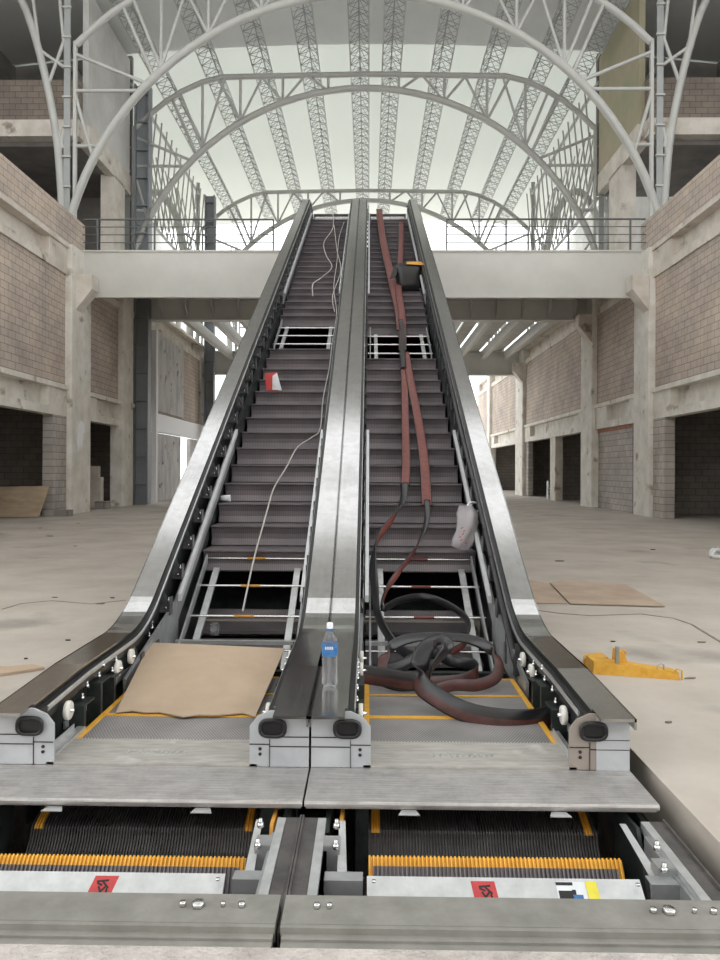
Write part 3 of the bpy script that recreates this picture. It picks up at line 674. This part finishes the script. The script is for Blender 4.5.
        for j in range(24):
            a = 2*math.pi*j/24; ov.append(((hx+math.copysign(abs(math.cos(a))**.6, math.cos(a))*.058), hz+math.copysign(abs(math.sin(a))**.7, math.sin(a))*.038))
        m.path([(x, 3.472, z) for x, z in ov], .010, 8, closed=True); m.add([(x, 3.476, z) for x, z in ov], [tuple(range(24))])
        o2 = m.build('handrail_inlet', M['black'], o)
    # ---- pit in front of the cover plate
    def tl(m_, xx): return m_
    xa, xb = c-.475, c+.535
    def edge_y(i, x): return 1 if (x < xa+.02 or x > xb-.02 or i < 2) else 0
    def edge_b(i, x): return 1 if ((xa+.015 < x < xa+.05) or (xb-.06 < x < xb-.025)) and i < 6 else 0
    pa = [(3.62, -.10), (3.5, -.125), (3.4, -.155), (3.33, -.178), (3.30, -.190), (3.288, -.198), (3.282, -.206), (3.275, -.225), (3.262, -.25), (3.235, -.28), (3.2, -.31), (3.19, -.36)]
    o = MB().ridged(pa, xa, xb, 78, .009, 0, edge_b).build('returning_step', [M['stepblack'], M['yellow']], E)
    pb = [(2.975, -.140), (2.965, -.146), (2.95, -.165), (2.93, -.192), (2.90, -.235), (2.86, -.30), (2.82, -.36)]
    pb = [(y_, z_-(.024 if c < 0 else .012)) for y_, z_ in pb]
    MB().ridged(pb, xa, xb, 62, .011, 0, edge_y).build('returning_step', [M['step'], M['yellow']], E)
    dz = .026 if c < 0 else .028
    o = MB().prism_x([(2.70, -.052-dz), (2.695, -.048-dz), (2.60, -.112-dz), (2.57, -.16-dz), (2.58, -.16-dz), (2.61, -.118-dz)], xa-.005, xb-.03).build('shield_plate', M['galv'], E)
    nn = Vector((0, -.64, .095+.0)).normalized()
    def on_plate(x, v, e=.0008):   # v 0 top ... 1 bottom of the sloping plate
        return Vector((x, 2.695-.095*v, -.048-dz-.064*v))+Vector((0, -.56, .83))*e
    lx = c+(.02 if c < 0 else -.02)+.0
    lx = P3(102, 888, 2.65).x if c < 0 else P3(487, 893, 2.65).x
    sk = .010 if c < 0 else -.006
    m = MB(); m.add([on_plate(lx-.043-sk, .98), on_plate(lx+.043-sk, .98), on_plate(lx+.043+sk, .12), on_plate(lx-.043+sk, .12)], [(0, 1, 2, 3)])
    st_ = m.build('red_sticker', M['red'], o)
    m = MB()
    for (u0, v0, u1, v1) in ((-.022, .3, .02, .26), (-.02, .34, .0, .42), (.0, .3, .024, .5), (-.012, .45, .018, .85), (.018, .42, -.02, .8), (.02, .5, .024, .95), (-.03, .7, -.02, .95), (-.018, .92, .02, .9), (-.002, .6, .0, .95)):
        a, b = on_plate(lx+u0, v0, .0016), on_plate(lx+u1, v1, .0016); m.bar(a, b, ((b-a).cross(Vector((0, -.56, .83))).normalized())*.0035, Vector((0, -.56, .83))*.0003)
    m.build('handwriting', M['ink'], st_)
    if c > 0:
        lx2 = P3(574, 895, 2.65).x; m = MB()
        m.add([on_plate(lx2-.055, .95), on_plate(lx2+.05, .95), on_plate(lx2+.05, .1), on_plate(lx2-.055, .1)], [(0, 1, 2, 3)]); s2 = m.build('instruction_label', M['paper'], o)
        m = MB(); mb_ = MB()
        for (u0, u1, v0, v1) in ((-.055, .005, .12, .22), (-.05, .0, .38, .62), (-.05, -.005, .72, .92), (.02, .04, .7, .85), (-.002, .012, .35, .5)):
            m.add([on_plate(lx2+u0, v1, .0014), on_plate(lx2+u1, v1, .0014), on_plate(lx2+u1, v0, .0014), on_plate(lx2+u0, v0, .0014)], [(0, 1, 2, 3)])
        for (u0, u1, v0, v1) in ((.0, .035, .5, .66), (.01, .02, .66, .85)):
            mb_.add([on_plate(lx2+u0, v1, .0015), on_plate(lx2+u1, v1, .0015), on_plate(lx2+u1, v0, .0015), on_plate(lx2+u0, v0, .0015)], [(0, 1, 2, 3)])
        m.build('printed_picture', M['ink'], s2); mb_.build('printed_picture', M['blue'], s2)
        lx3 = lx2+.073; MB().add([on_plate(lx3-.019, .95, .0016), on_plate(lx3+.021, .95, .0016), on_plate(lx3+.018, .08, .0016), on_plate(lx3-.022, .08, .0016)], [(0, 1, 2, 3)]).build('yellow_sticker', M['ylabel'], o)
    for s, xx in ((-1, xa+.02), (1, xb-.05)):
        MB().lathe([(0, -.004), (.008, -.004), (.008, .003), (0, .003)], (xx, 2.655, -.072), 'z', 8).build('screw', M['bolt'], o)
    # end brackets and upright flat bars beside the shield
    for s in (-1, 1):
        xe = xb if s > 0 else xa-.02
        xx = xe+s*.02; a, b = sorted((xx+s*.01, xx+s*.046))
        if s < 0: a, b = a-.03, b-.03
        MB().hexa([(a, 2.74, -.10), (b, 2.74, -.10), (b, 2.755, -.10), (a, 2.755, -.10), (a-.005, 3.06, -.055), (b-.015, 3.06, -.055), (b-.015, 3.075, -.055), (a-.005, 3.075, -.055)]).build('flat_bar', M['galv'], E)
        a, b = sorted((xe+s*.0-.0, xe+s*.17)); MB().box(a, b, 2.66, 2.67, -.135, -.075).box(a, b, 2.67, 2.72, -.08, -.075).build('end_bracket', M['galv_d'], E)
        a, b = sorted((xe+s*.085, xe+s*.10)); MB().prism_x([(2.9, -.3), (3.3, -.3), (3.35, -.08), (3.05, -.06)], a, b).build('side_frame', M['orange'] if s*c < 0 else M['dark'], E)
        a, b = sorted((xe+s*.14, xe+s*.16)); MB().box(a, b, 2.45, 3.4, -.6, -.07).build('inner_plate', M['dark'], E)
    m = MB(); m.box(x0+.02, x1-.02, 3.0, 3.03, -.75, -.35); m.build('pit_plate', M['dark'], E)
    # longitudinal truss members in the pit
    for s in (-1, 1):
        xe = c+s*.75
        a, b = sorted((xe-s*.006, xe-s*.065)); o = MB().box(a, b, 2.42, 3.09, -.10, -.052).box(min(xe-s*.001, xe-s*.008), max(xe-s*.001, xe-s*.008), 2.30, 3.09, -.10, -.04).build('edge_beam', M['edge'], E)
        a, b = sorted((xe-s*.066, xe-s*.10)); MB().box(a, b, 2.45, 3.08, -.09, -.048).build('channel', M['galv'], E)
        a, b = sorted((xe-s*.101, xe-s*.115)); MB().box(a, b, 2.45, 3.0, -.30, -.07).build('channel_side', M['galv_d'], E)
        yk = 2.72 if s*c > 0 else 2.86
        a, b = sorted((xe-s*.095, xe-s*.165)); o = MB().box(a, b, yk, yk+.08, -.12, -.052).box(a, b, yk-.005, yk+.003, -.18, -.052).build('clamp', M['galv_d'], E)
        nuts(o, (a+b)/2-s*.02, yk-.01, -.045)
    # front beam
    m = MB(); m.box(x0+.004, x1-.012, 2.285, 2.44, -.06, -.002); m.box(x0+.004, x1-.012, 2.268, 2.285, -.03, -.004); m.box(x0+.01, x1-.016, 2.24, 2.268, -.085, -.022); m.box(x0+.01, x1-.016, 2.205, 2.24, -.12, -.03)
    for s in (-1, 1):
        a, b = sorted((c+s*.64, c+s*.745)); m.prism_z([(min(a, b), 2.44), (max(a, b), 2.44), (max(a, b), 2.50), (min(a, b)+(.04 if s > 0 else 0), 2.50)], -.06, -.055)
    o = m.build('front_beam', M['beam'], E)
    for (xx, r_) in ((c-.64, .012), (c-.60, .010), (c+.43, .012), (c+.48, .022), (c+.62, .012), (c+.56, .008)):
        MB().lathe([(0, -.002), (r_, -.002), (r_, .010), (r_*.9, .013), (0, .013)], (xx, 2.37, 0), 'z', 6).build('bolt', M['bolt'], o)
    return E
EL = escalator(-.7505, 'left escalator without balustrade glass, cardboard lying over its lower landing', 0, (11.55, 12.58), ('newel', 'newel'))
ER = escalator(.7505, 'right escalator without balustrade glass, coiled handrail over its lower landing', 0, (11.20, 12.25), ('newel', 'newel_b'))
# ================================================================== HANDRAIL BELTS
def on_steps(px, py, off=.03):
    Y = (4.686-off)/(S+(py-HY)/F); return P3(px, py, Y)
def belt(name, pts, wds, label, width=.085, flip=False, part=None, red=(7, 8), lining='beltred'):
    m = MB(); n = 6; sp_ = smooth(pts, n); sw = smooth(wds, n)
    if flip: sw = [-w_ for w_ in sw]
    m.ribbon(sp_, sw, width, .013, 0, 1, red)
    return m.build(name, [M['belt'], M[lining]], part)
HB = thing('handrail_belt', tuple(on_steps(402, 345)), 'long black handrail belt lying down the right steps and coiled at their foot', 'handrail belt')
X_ = (1, 0, 0)
# red inside-up runs from the top
belt('belt_run', [on_steps(*p, .04) for p in ((378, 209), (380, 228), (384, 250), (391, 280), (398, 308), (401, 330))], [(1, 0, 0)]*6, '', .17, True, HB)
belt('belt_run', [on_steps(*p, .06) for p in ((400, 222), (400, 245), (399, 268), (398, 290), (401, 312), (402, 330), (402, 350))], [(1, 0, 0)]*7, '', .12, True, HB)
belt('belt_run', [on_steps(*p, .06) for p in ((400, 320), (402, 335), (402, 352), (403, 368))], [(1, 0, 0)]*4, '', .085, False, HB)
belt('belt_run', [on_steps(*p, .04) for p in ((402, 350), (404, 380), (405, 420), (406, 460), (405, 485))], [(1, 0, 0)]*5, '', .095, True, HB)
belt('belt_run', [on_steps(*p, .05) for p in ((405, 352), (411, 385), (418, 420), (424, 460), (427, 505))], [(1, 0, 0)]*5, '', .11, True, HB)
# black twisted lower runs
A = [on_steps(405, 483, .05), on_steps(403, 500, .06), on_steps(394, 517, .06), on_steps(381, 534, .06), on_steps(374, 555, .06), on_steps(375, 585, .1), P3(380, 618, 5.7), P3(400, 648, 5.3), P3(425, 660, 5.0)]
belt('belt_run', A, [(1, 0, .1), (.8, .3, .5), (.3, .5, .8), (.2, .6, .8), (.3, .6, .7), (.6, .5, .5), (.2, .6, .8), (0, .4, 1), (0, .2, 1)], '', .075, False, HB)
B = [on_steps(427, 500, .06), on_steps(427, 520, .06), on_steps(418, 545, .06), on_steps(402, 568, .08), P3(388, 588, 6.3), P3(383, 608, 6.0), P3(400, 600, 6.3), P3(425, 596, 6.5), P3(452, 606, 6.3), P3(469, 622, 6.0), P3(466, 642, 5.7), P3(450, 652, 5.5)]
belt('belt_run', B, [(1, 0, .1), (.8, .3, .5), (.4, .5, .8), (.3, .5, .8), (.2, .5, .8), (0, .5, 1), (0, .3, 1), (0, .4, 1), (.1, .4, 1), (.3, .4, 1), (.3, .4, 1), (.1, .3, 1)], '', .06, False, HB)
# the standing coil at the foot
V = (0, .15, 1)
C1 = [P3(352, 672, 4.55), P3(385, 677, 4.55), P3(420, 680, 4.5), P3(438, 660, 4.45), P3(446, 645, 4.5), P3(436, 640, 4.6), P3(424, 652, 4.55), P3(420, 680, 4.4), P3(440, 698, 4.25), P3(470, 712, 4.15), P3(505, 718, 4.1), P3(540, 717, 4.15), P3(560, 708, 4.3), P3(566, 698, 4.4)]
belt('belt_coil', C1, [(0, .1, 1), (0, .1, 1), (.1, .2, 1), (.7, .5, .5), (.3, .9, .3), (-.3, .9, .3), (-.8, .5, .3), (.3, .4, .8), (.3, .4, .9), (0, .3, 1), (0, .3, 1), (0, .3, 1), (0, .2, 1), (0, .1, 1)], '', .115, True, HB, (7,), 'beltdark')
C2 = [P3(384, 676, 4.8), P3(384, 660, 4.85), P3(394, 645, 4.95), P3(415, 637, 5.05), P3(440, 636, 5.1), P3(468, 638, 5.1), P3(488, 646, 5.0), P3(499, 660, 4.9), P3(496, 676, 4.75), P3(478, 684, 4.65), P3(455, 684, 4.6), P3(436, 690, 4.5)]
belt('belt_coil', C2, [(.5, .5, .6), (.6, .4, .5), (.3, .6, .6), (0, .7, .7), (0, .7, .7), (0, .7, .7), (-.3, .6, .7), (-.7, .4, .6), (-.5, .5, .7), (0, .3, 1), (0, .3, 1), (0, .3, 1)], '', .075, False, HB, (7, 8), 'beltdark')
C3 = [P3(386, 670, 4.95), P3(405, 664, 5.0), P3(430, 652, 5.1), P3(452, 660, 5.2), P3(474, 664, 5.1), P3(478, 672, 4.95), P3(460, 680, 4.8), P3(430, 682, 4.7), P3(400, 684, 4.7), P3(380, 678, 4.75)]
belt('belt_coil', C3, [(0, .3, 1)]*10, '', .085, False, HB, (7, 8), 'beltdark')
# red-brown belt lying in the right balustrade
m = MB(); ys = frange(5.3, 20, .6)
pts = [(1.29+.008*math.sin(y*2.1), y, deckz(y)-.13) for y in ys]
m.ribbon([(1.275, 4.9, .05), (1.28, 5.1, .12)]+pts, [(-1, .0, -.15)]*(len(pts)+2), .062, .012, 0, 1)
single('handrail_belt', m, [M['belt'], M['beltred']], 'straight red-brown belt lying in the right-hand channel of the right escalator', 'handrail belt', origin=(1.29, 5, .1))
# ================================================================== LOOSE OBJECTS
# cables on the left escalator
def cable(pts, label, r=.012):
    m = MB(); m.path(smooth(pts, 5), r, 6); return single('cable', m, M['cable'], label, 'cable', origin=tuple(pts[0]))
cable([on_steps(*p, .03) for p in ((331, 207), (332, 227), (323, 242), (325, 255), (331, 267), (320, 278), (312, 284), (312, 296))], 'thin pale cable curling over the upper left steps, the shorter one', .011)
cable([on_steps(*p, .03) for p in ((343, 222), (338, 238), (336, 262), (333, 287), (336, 313), (332, 340), (329, 367), (323, 398), (320, 429), (311, 438), (297, 448), (286, 468), (274, 488), (268, 508), (262, 530), (256, 552), (250, 578), (243, 612))], 'long pale cable trailing down the left steps into the lower gap', .0085)
cable([on_steps(*p, .03) for p in ((333, 225), (336, 250), (340, 270), (332, 295), (334, 312))], 'pale cable beside the long one near the top of the left steps', .01)
# cardboard on the left landing
m = MB(); nx, ny = 10, 6; vs = []
cs = [(-1.165, 4.20), (-.36, 4.16), (-.325, 5.30), (-1.30, 5.32)]
for j in range(ny+1):
    for i in range(nx+1):
        u, v = i/nx, j/ny
        a = Vector((*cs[0], 0)).lerp(Vector((*cs[1], 0)), u); b = Vector((*cs[3], 0)).lerp(Vector((*cs[2], 0)), u); p = a.lerp(b, v)
        if j == 0: p.y += .03*math.sin(u*9)+.02*math.sin(u*23)
        p.z = .015+.105*v+.012*math.sin(u*3.1)*math.sin(v*3)+(.03*(1-u)*v); vs.append(p)
k = len(vs); vs2 = vs+[Vector((p.x, p.y, p.z-.006)) for p in vs]; fs = []
for j in range(ny):
    for i in range(nx):
        q = j*(nx+1)+i; fs += [(q, q+1, q+nx+2, q+nx+1), (k+q+nx+1, k+q+nx+2, k+q+1, k+q)]
for i in range(nx): fs.append((i+1, i, k+i, k+i+1)); q = ny*(nx+1)+i; fs.append((q, q+1, k+q+1, k+q))
for j in range(ny): a = j*(nx+1); b = (j+1)*(nx+1); fs.append((a, b, k+b, k+a)); a += nx; b += nx; fs.append((b, a, k+a, k+b))
m.add(vs2, fs); single('cardboard_sheet', m, M['card'], 'large clean brown cardboard sheet lying over the foot of the left escalator', 'cardboard', origin=(-.8, 4.7, .02))
# cardboard on the right floor
m = MB(); m.prism_z([(1.55, 7.85), (2.36, 7.8), (2.50, 9.2), (2.2, 9.6), (1.55, 9.7)], .006, .012); single('cardboard_sheet', m, M['card_d'], 'worn cardboard sheet on the right floor, the one touching the escalator', 'cardboard', origin=(2, 8.5, 0))
m = MB(); m.prism_z([(2.38, 7.78), (3.32, 7.66), (3.42, 9.1), (2.75, 9.45), (2.52, 9.2)], .01, .018); single('cardboard_sheet', m, M['card_d'], 'worn cardboard sheet on the right floor, the outer one with the angled corner', 'cardboard', origin=(3, 8.5, 0))
# debris on the floors
def scrap(px, py, r, mt, label, h=.01):
    Y = CAMZ*F/(py-HY); p = P3(px, py, Y); n = 7; m = MB()
    m.prism_z([(p.x+.8*r*(.5+random.random())*math.cos(2*math.pi*i/n)*1.6, p.y+.7*r*(.3+.9*random.random())*math.sin(2*math.pi*i/n)) for i in range(n)], .001, h)
    single('scrap', m, M[mt], label, 'scrap', 'debris scattered on the concrete floor', origin=(p.x, p.y, 0))
L_ = 'small dark scrap of debris lying on the pale concrete floor'
for (x, y, r) in ((67, 643, .02), (48, 538, .05), (74, 548, .03), (38, 530, .05), (77, 525, .04), (24, 662, .015), (53, 600, .02), (112, 600, .02), (612, 640, .02), (520, 628, .02), (690, 676, .03), (648, 604, .03), (575, 590, .03), (700, 640, .02), (668, 720, .015), (100, 606, .03), (560, 560, .05), (652, 548, .05)): scrap(x, y, r, 'ink' if random.random() < .4 else 'slab_side', L_)
m = MB(); Y = 5.1; m.prism_z([(-2.6, 4.75), (-2.3, 4.86), (-1.98, 5.12), (-2.1, 5.2), (-2.25, 5.13), (-2.6, 5.2)], .002, .02); single('cardboard_scrap', m, M['card'], 'torn cardboard scrap on the floor at the left edge', 'cardboard', origin=(-2.3, 5, 0))
p = P3(712, 556, 12.2); m = MB(); m.path(smooth([(p.x-.1, 12.1, .03), (p.x, 12.25, .12), (p.x+.12, 12.1, .06), (p.x+.05, 11.9, .04), (p.x-.15, 11.95, .05), (p.x, 12.1, .14), (p.x+.2, 12.2, .04)], 4), .03, 6)
single('rag', m, M['paper'], 'crumpled white rag on the floor at the right edge', 'rag', origin=(p.x, 12.1, 0))
def crack(pts, w_, name):
    m = MB()
    for a, b in zip(pts[:-1], pts[1:]):
        d_ = Vector((b[0]-a[0], b[1]-a[1], 0)).normalized(); n_ = Vector((-d_.y, d_.x, 0))*w_
        m.bar((a[0], a[1], .001), (b[0], b[1], .001), n_, (0, 0, .002))
    struct(name, m, M['slab_side'])
def fp(px, py): Y = CAMZ*F/(py-HY); p = P3(px, py, Y); return (p.x, p.y)
crack([fp(*p) for p in ((536, 609), (560, 612), (590, 614), (640, 612), (672, 616), (690, 622), (720, 640))], .012, 'floor_crack')
crack([fp(*p) for p in ((0, 612), (20, 606), (50, 603), (90, 606), (125, 602))], .010, 'floor_joint')
# yellow jack on the right floor
Yj = 5.2; J = thing('trolley_jack', (P3(628, 676, Yj).x, Yj, 0), 'yellow painted steel skate jack lying on the right floor', 'jack')
def jx(px): return CAMX+(px-CX)*Yj/F
m = MB(); m.hexa([(jx(590), 5.13, .0), (jx(667), 5.0, .0), (jx(667), 5.12, .0), (jx(590), 5.33, .0), (jx(591), 5.14, .085), (jx(666), 5.01, .05), (jx(666), 5.11, .05), (jx(591), 5.32, .085)]); m.build('body', M['jack'], J)
m = MB(); m.hexa([(jx(589), 5.34, 0), (jx(613), 5.30, 0), (jx(613), 5.46, 0), (jx(594), 5.48, 0), (jx(590), 5.34, .055), (jx(612), 5.30, .075), (jx(612), 5.45, .075), (jx(595), 5.47, .055)]); m.build('side_arm', M['jack'], J)
MB().box(jx(612), jx(615), 5.12, 5.15, .03, .19).build('lever', M['beam'], J)
m = MB(); m.prism_y([(jx(615), .06), (jx(625), .06), (jx(624), .10), (jx(620), .15), (jx(616), .15)], 5.16, 5.28); m.path([(jx(618), 5.2, .15), (jx(624), 5.2, .15), (jx(626), 5.2, .13), (jx(623), 5.2, .12)], .008, 6); m.build('head', M['jack'], J)
m = MB(); m.path([(jx(649), 5.06, .05), (jx(649), 5.06, .085), (jx(652), 5.06, .1), (jx(655), 5.06, .085), (jx(655), 5.06, .05)], .005, 6); m.build('handle_ring', M['galv_d'], J)
m = MB(); m.path([(jx(661), 5.02, .04), (jx(664), 5.0, .075), (jx(668), 4.99, .065), (jx(668), 4.99, .005)], .006, 6); m.build('end_hook', M['jack'], J)
m = MB(); m.box(jx(592), jx(665), 5.055, 5.065, .088, .09); 
# plywood sheet leaning in the left opening
m = MB(); m.hexa([(-10.6, 20.9, .02), (-9.1, 20.9, .02), (-9.1, 20.95, .02), (-10.6, 20.95, .02), (-10.55, 21.35, .86), (-8.98, 21.35, .90), (-8.98, 21.4, .90), (-10.55, 21.4, .86)])
single('plywood_sheet', m, M['ply'], 'plywood sheet leaning against the pier in the left opening', 'plywood', origin=(-9.8, 21, 0))
single('concrete_block', MB().box(-8.99, -8.55, 21.7, 22.0, 0, .18), M['block_d'], 'small concrete block on the floor at the foot of the left pier', 'block', origin=(-8.7, 21.8, 0))
single('concrete_block', MB().box(-9.35, -8.92, 25.9, 26.3, 0, .26), M['block_d'], 'concrete block on the floor in the second left opening', 'block', origin=(-9.1, 26, 0))
m = MB(); m.box(-10.0, -9.4, 26.6, 26.9, 0, 1.1); m.box(-9.9, -9.5, 26.62, 26.85, 1.1, 1.5); single('stacked_boards', m, M['conc'], 'pile of rough blocks standing inside the second left opening', 'pile', origin=(-9.7, 26.7, 0))
t = thing('trestle', (-10.1, 25, 0), 'thin dark metal trestle leaning inside the second left opening', 'trestle')
for (a, b) in (((-10.3, 25, 0), (-10.1, 25.2, 1.3)), ((-9.7, 25, 0), (-10.0, 25.2, 1.3)), ((-10.6, 25.2, 1.25), (-9.8, 25.2, 1.3)), ((-10.4, 25.1, .6), (-9.75, 25.1, .6))): strut(a, b, .02, t, 'leg', 'ink', 6)
m = MB(); m.box(9.1, 9.5, 36.6, 36.63, .35, .4); m.box(9.1, 9.14, 36.6, 36.9, 0, .9); m.box(9.46, 9.5, 36.6, 36.9, 0, .9); m.box(9.1, 9.5, 36.6, 36.9, .5, .55); single('stool', m, M['paper'], 'small white chair-like stand in the far right opening', 'stand', origin=(9.3, 36.7, 0))
# bottle
by_ = 3.82; bx_ = .074; bz = deckz(by_)+.001
B_ = thing('water_bottle', (bx_, by_, bz), 'clear plastic water bottle with a blue label standing on the central steel deck', 'bottle')
c_ = (bx_, by_, bz); pr = [(0, .004), (.030, .0), (.038, .008)]
for i in range(7): z = .022+i*.019; pr += [(.041, z), (.0375, z+.009)]
pr += [(.041, .160), (.041, .222), (.038, .238), (.024, .270), (.0145, .284), (.0145, .30)]
MB().lathe(pr, c_, 'z', 28).build('body', M['pet'], B_)
MB().lathe([(.0415, .158), (.0418, .161), (.0418, .219), (.0415, .222)], c_, 'z', 28).build('label_band', M['blue'], B_)
for i in range(4): MB().box(bx_-.022+i*.011, bx_-.022+i*.011+.007, by_-.0436, by_-.042, bz+.195, bz+.21).build('label_lettering', M['paper'], B_)
MB().lathe([(.0165, .296), (.0165, .322), (.014, .325), (0, .325)], c_, 'z', 20).build('cap', M['paper'], B_)
MB().lathe([(.016, .284), (.016, .294)], c_, 'z', 20).build('cap_ring', M['blue'], B_)
# plastic bag hanging on the right skirt bar
BG = thing('plastic_bag', (1.22, 6.9, 1.0), 'crumpled translucent plastic bag hanging from the right skirt bar of the right escalator', 'bag')
rows = [((459, 472, 505), .03), ((457, 478, 513), .07), ((457, 478, 522), .09), ((456, 477, 530), .10), ((453, 475, 538), .11), ((451, 472, 545), .10), ((458, 469, 549), .05)]
m = MB(); n = 20; vs = []
for ri, ((a, b, y), dp) in enumerate(rows):
    for j in range(n):
        t_ = 2*math.pi*j/n; px = (a+b)/2+(b-a)/2*math.cos(t_); q = P3(px, y, 6.75); q.y += dp*math.sin(t_)*(1+.3*math.sin(5*t_+ri)); q.x += .006*math.sin(7*t_+ri*2); vs.append(q)
fs = [(i*n+j, i*n+(j+1) % n, (i+1)*n+(j+1) % n, (i+1)*n+j) for i in range(len(rows)-1) for j in range(n)]+[tuple(range(n)), tuple(reversed(range(len(rows)*n-n, len(rows)*n)))]
m.add(vs, fs, 0, True); m.build('film', M['bag'], BG)
MB().path(smooth([P3(466, 508, 6.75), P3(470, 502, 6.85), P3(478, 503, 6.9), P3(482, 508, 6.85), P3(474, 512, 6.75)], 4), .01, 6).build('knot', M['paper'], BG)
m = MB()
for (a, y) in ((461, 528), (462, 534), (460, 540), (463, 531), (459, 537), (465, 543)): q = P3(a, y, 6.63); m.bar(q, q+Vector((.02, 0, .012)), (0, .003, 0), (0, 0, .004))
m.build('print', M['red'], BG)
# black crate-like bag with orange top, on the right steps
q = on_steps(409, 289, 0); q.z += 0; yb = q.y
BX = thing('tool_bag', (q.x, yb, q.z), 'black sack with an orange band on the upper right steps', 'bag')
z0 = q.z-.02
m = MB(); n = 24; vs = []
rw = [(.22, .14, 0), (.235, .16, .12), (.26, .18, .28), (.29, .19, .42), (.27, .18, .5), (.12, .08, .53)]
for i, (a, b, h) in enumerate(rw):
    for j in range(n):
        t_ = 2*math.pi*j/n; cx_ = math.copysign(abs(math.cos(t_))**.6, math.cos(t_)); sy_ = math.copysign(abs(math.sin(t_))**.6, math.sin(t_))
        vs.append((q.x+a*cx_+.012*math.sin(5*t_+i), yb+.16+b*sy_, z0+h+.015*math.sin(4*t_+i)*(1 if i else 0)))
fs = [(i*n+j, i*n+(j+1) % n, (i+1)*n+(j+1) % n, (i+1)*n+j) for i in range(len(rw)-1) for j in range(n)]+[tuple(reversed(range(n))), tuple(range(len(rw)*n-n, len(rw)*n))]
m.add(vs, fs, 0, True); m.build('sack', M['black'], BX)
MB().prism_y([(q.x-.27, z0+.26), (q.x-.38, z0+.22), (q.x-.30, z0+.46), (q.x-.2, z0+.5)], yb+.02, yb+.06).build('flap', M['black'], BX)
MB().hexa([(q.x-.08, yb-.05, z0+.48), (q.x+.30, yb-.05, z0+.46), (q.x+.30, yb+.12, z0+.46), (q.x-.08, yb+.12, z0+.48), (q.x-.05, yb-.04, z0+.53), (q.x+.2, yb-.04, z0+.53), (q.x+.2, yb+.1, z0+.53), (q.x-.05, yb+.1, z0+.53)]).build('orange_band', M['orange'], BX)
# red packet and paper cup on the left steps
q = on_steps(272, 391, 0); m = MB(); pk = thing('snack_packet', tuple(q), 'crumpled red and white packet standing on a left escalator step', 'packet')
def stepback(q): return q
m.hexa([(q.x-.08, q.y-.02, q.z), (q.x+.09, q.y-.03, q.z), (q.x+.09, q.y+.03, q.z), (q.x-.08, q.y+.03, q.z), (q.x-.11, q.y+.02, q.z+.24), (q.x+.05, q.y+.0, q.z+.25), (q.x+.05, q.y+.03, q.z+.25), (q.x-.11, q.y+.04, q.z+.24)]); m.build('wrapper', M['red'], pk)
m = MB(); m.hexa([(q.x+.05, q.y-.04, q.z+.01), (q.x+.13, q.y-.05, q.z+.0), (q.x+.13, q.y-.035, q.z+.0), (q.x, q.y-.025, q.z+.01), (q.x+.0, q.y-.01, q.z+.2), (q.x+.06, q.y-.015, q.z+.24), (q.x+.06, q.y-.005, q.z+.24), (q.x, q.y+.0, q.z+.2)]); m.build('white_panel', M['paper'], pk)
q = on_steps(221, 503, 0); m = MB(); m.lathe([(0, -.05), (.026, -.05), (.036, .05), (.033, .05), (.023, -.04), (0, -.04)], (q.x+.02, q.y+.12, q.z+.037), 'x', 16)
single('paper_cup', m, M['paper'], 'white paper cup lying on its side at the left end of a left escalator step', 'cup', origin=tuple(q))
# small clear jar in the left gap
q = P3(215, 636, 5.95); m = MB(); m.lathe([(0, 0), (.035, 0), (.035, .09), (.03, .095), (0, .095)], (q.x, q.y, q.z), 'z', 16)
single('glass_jar', m, M['pet'], 'small clear jar standing in the lower gap of the left escalator', 'jar', origin=tuple(q))
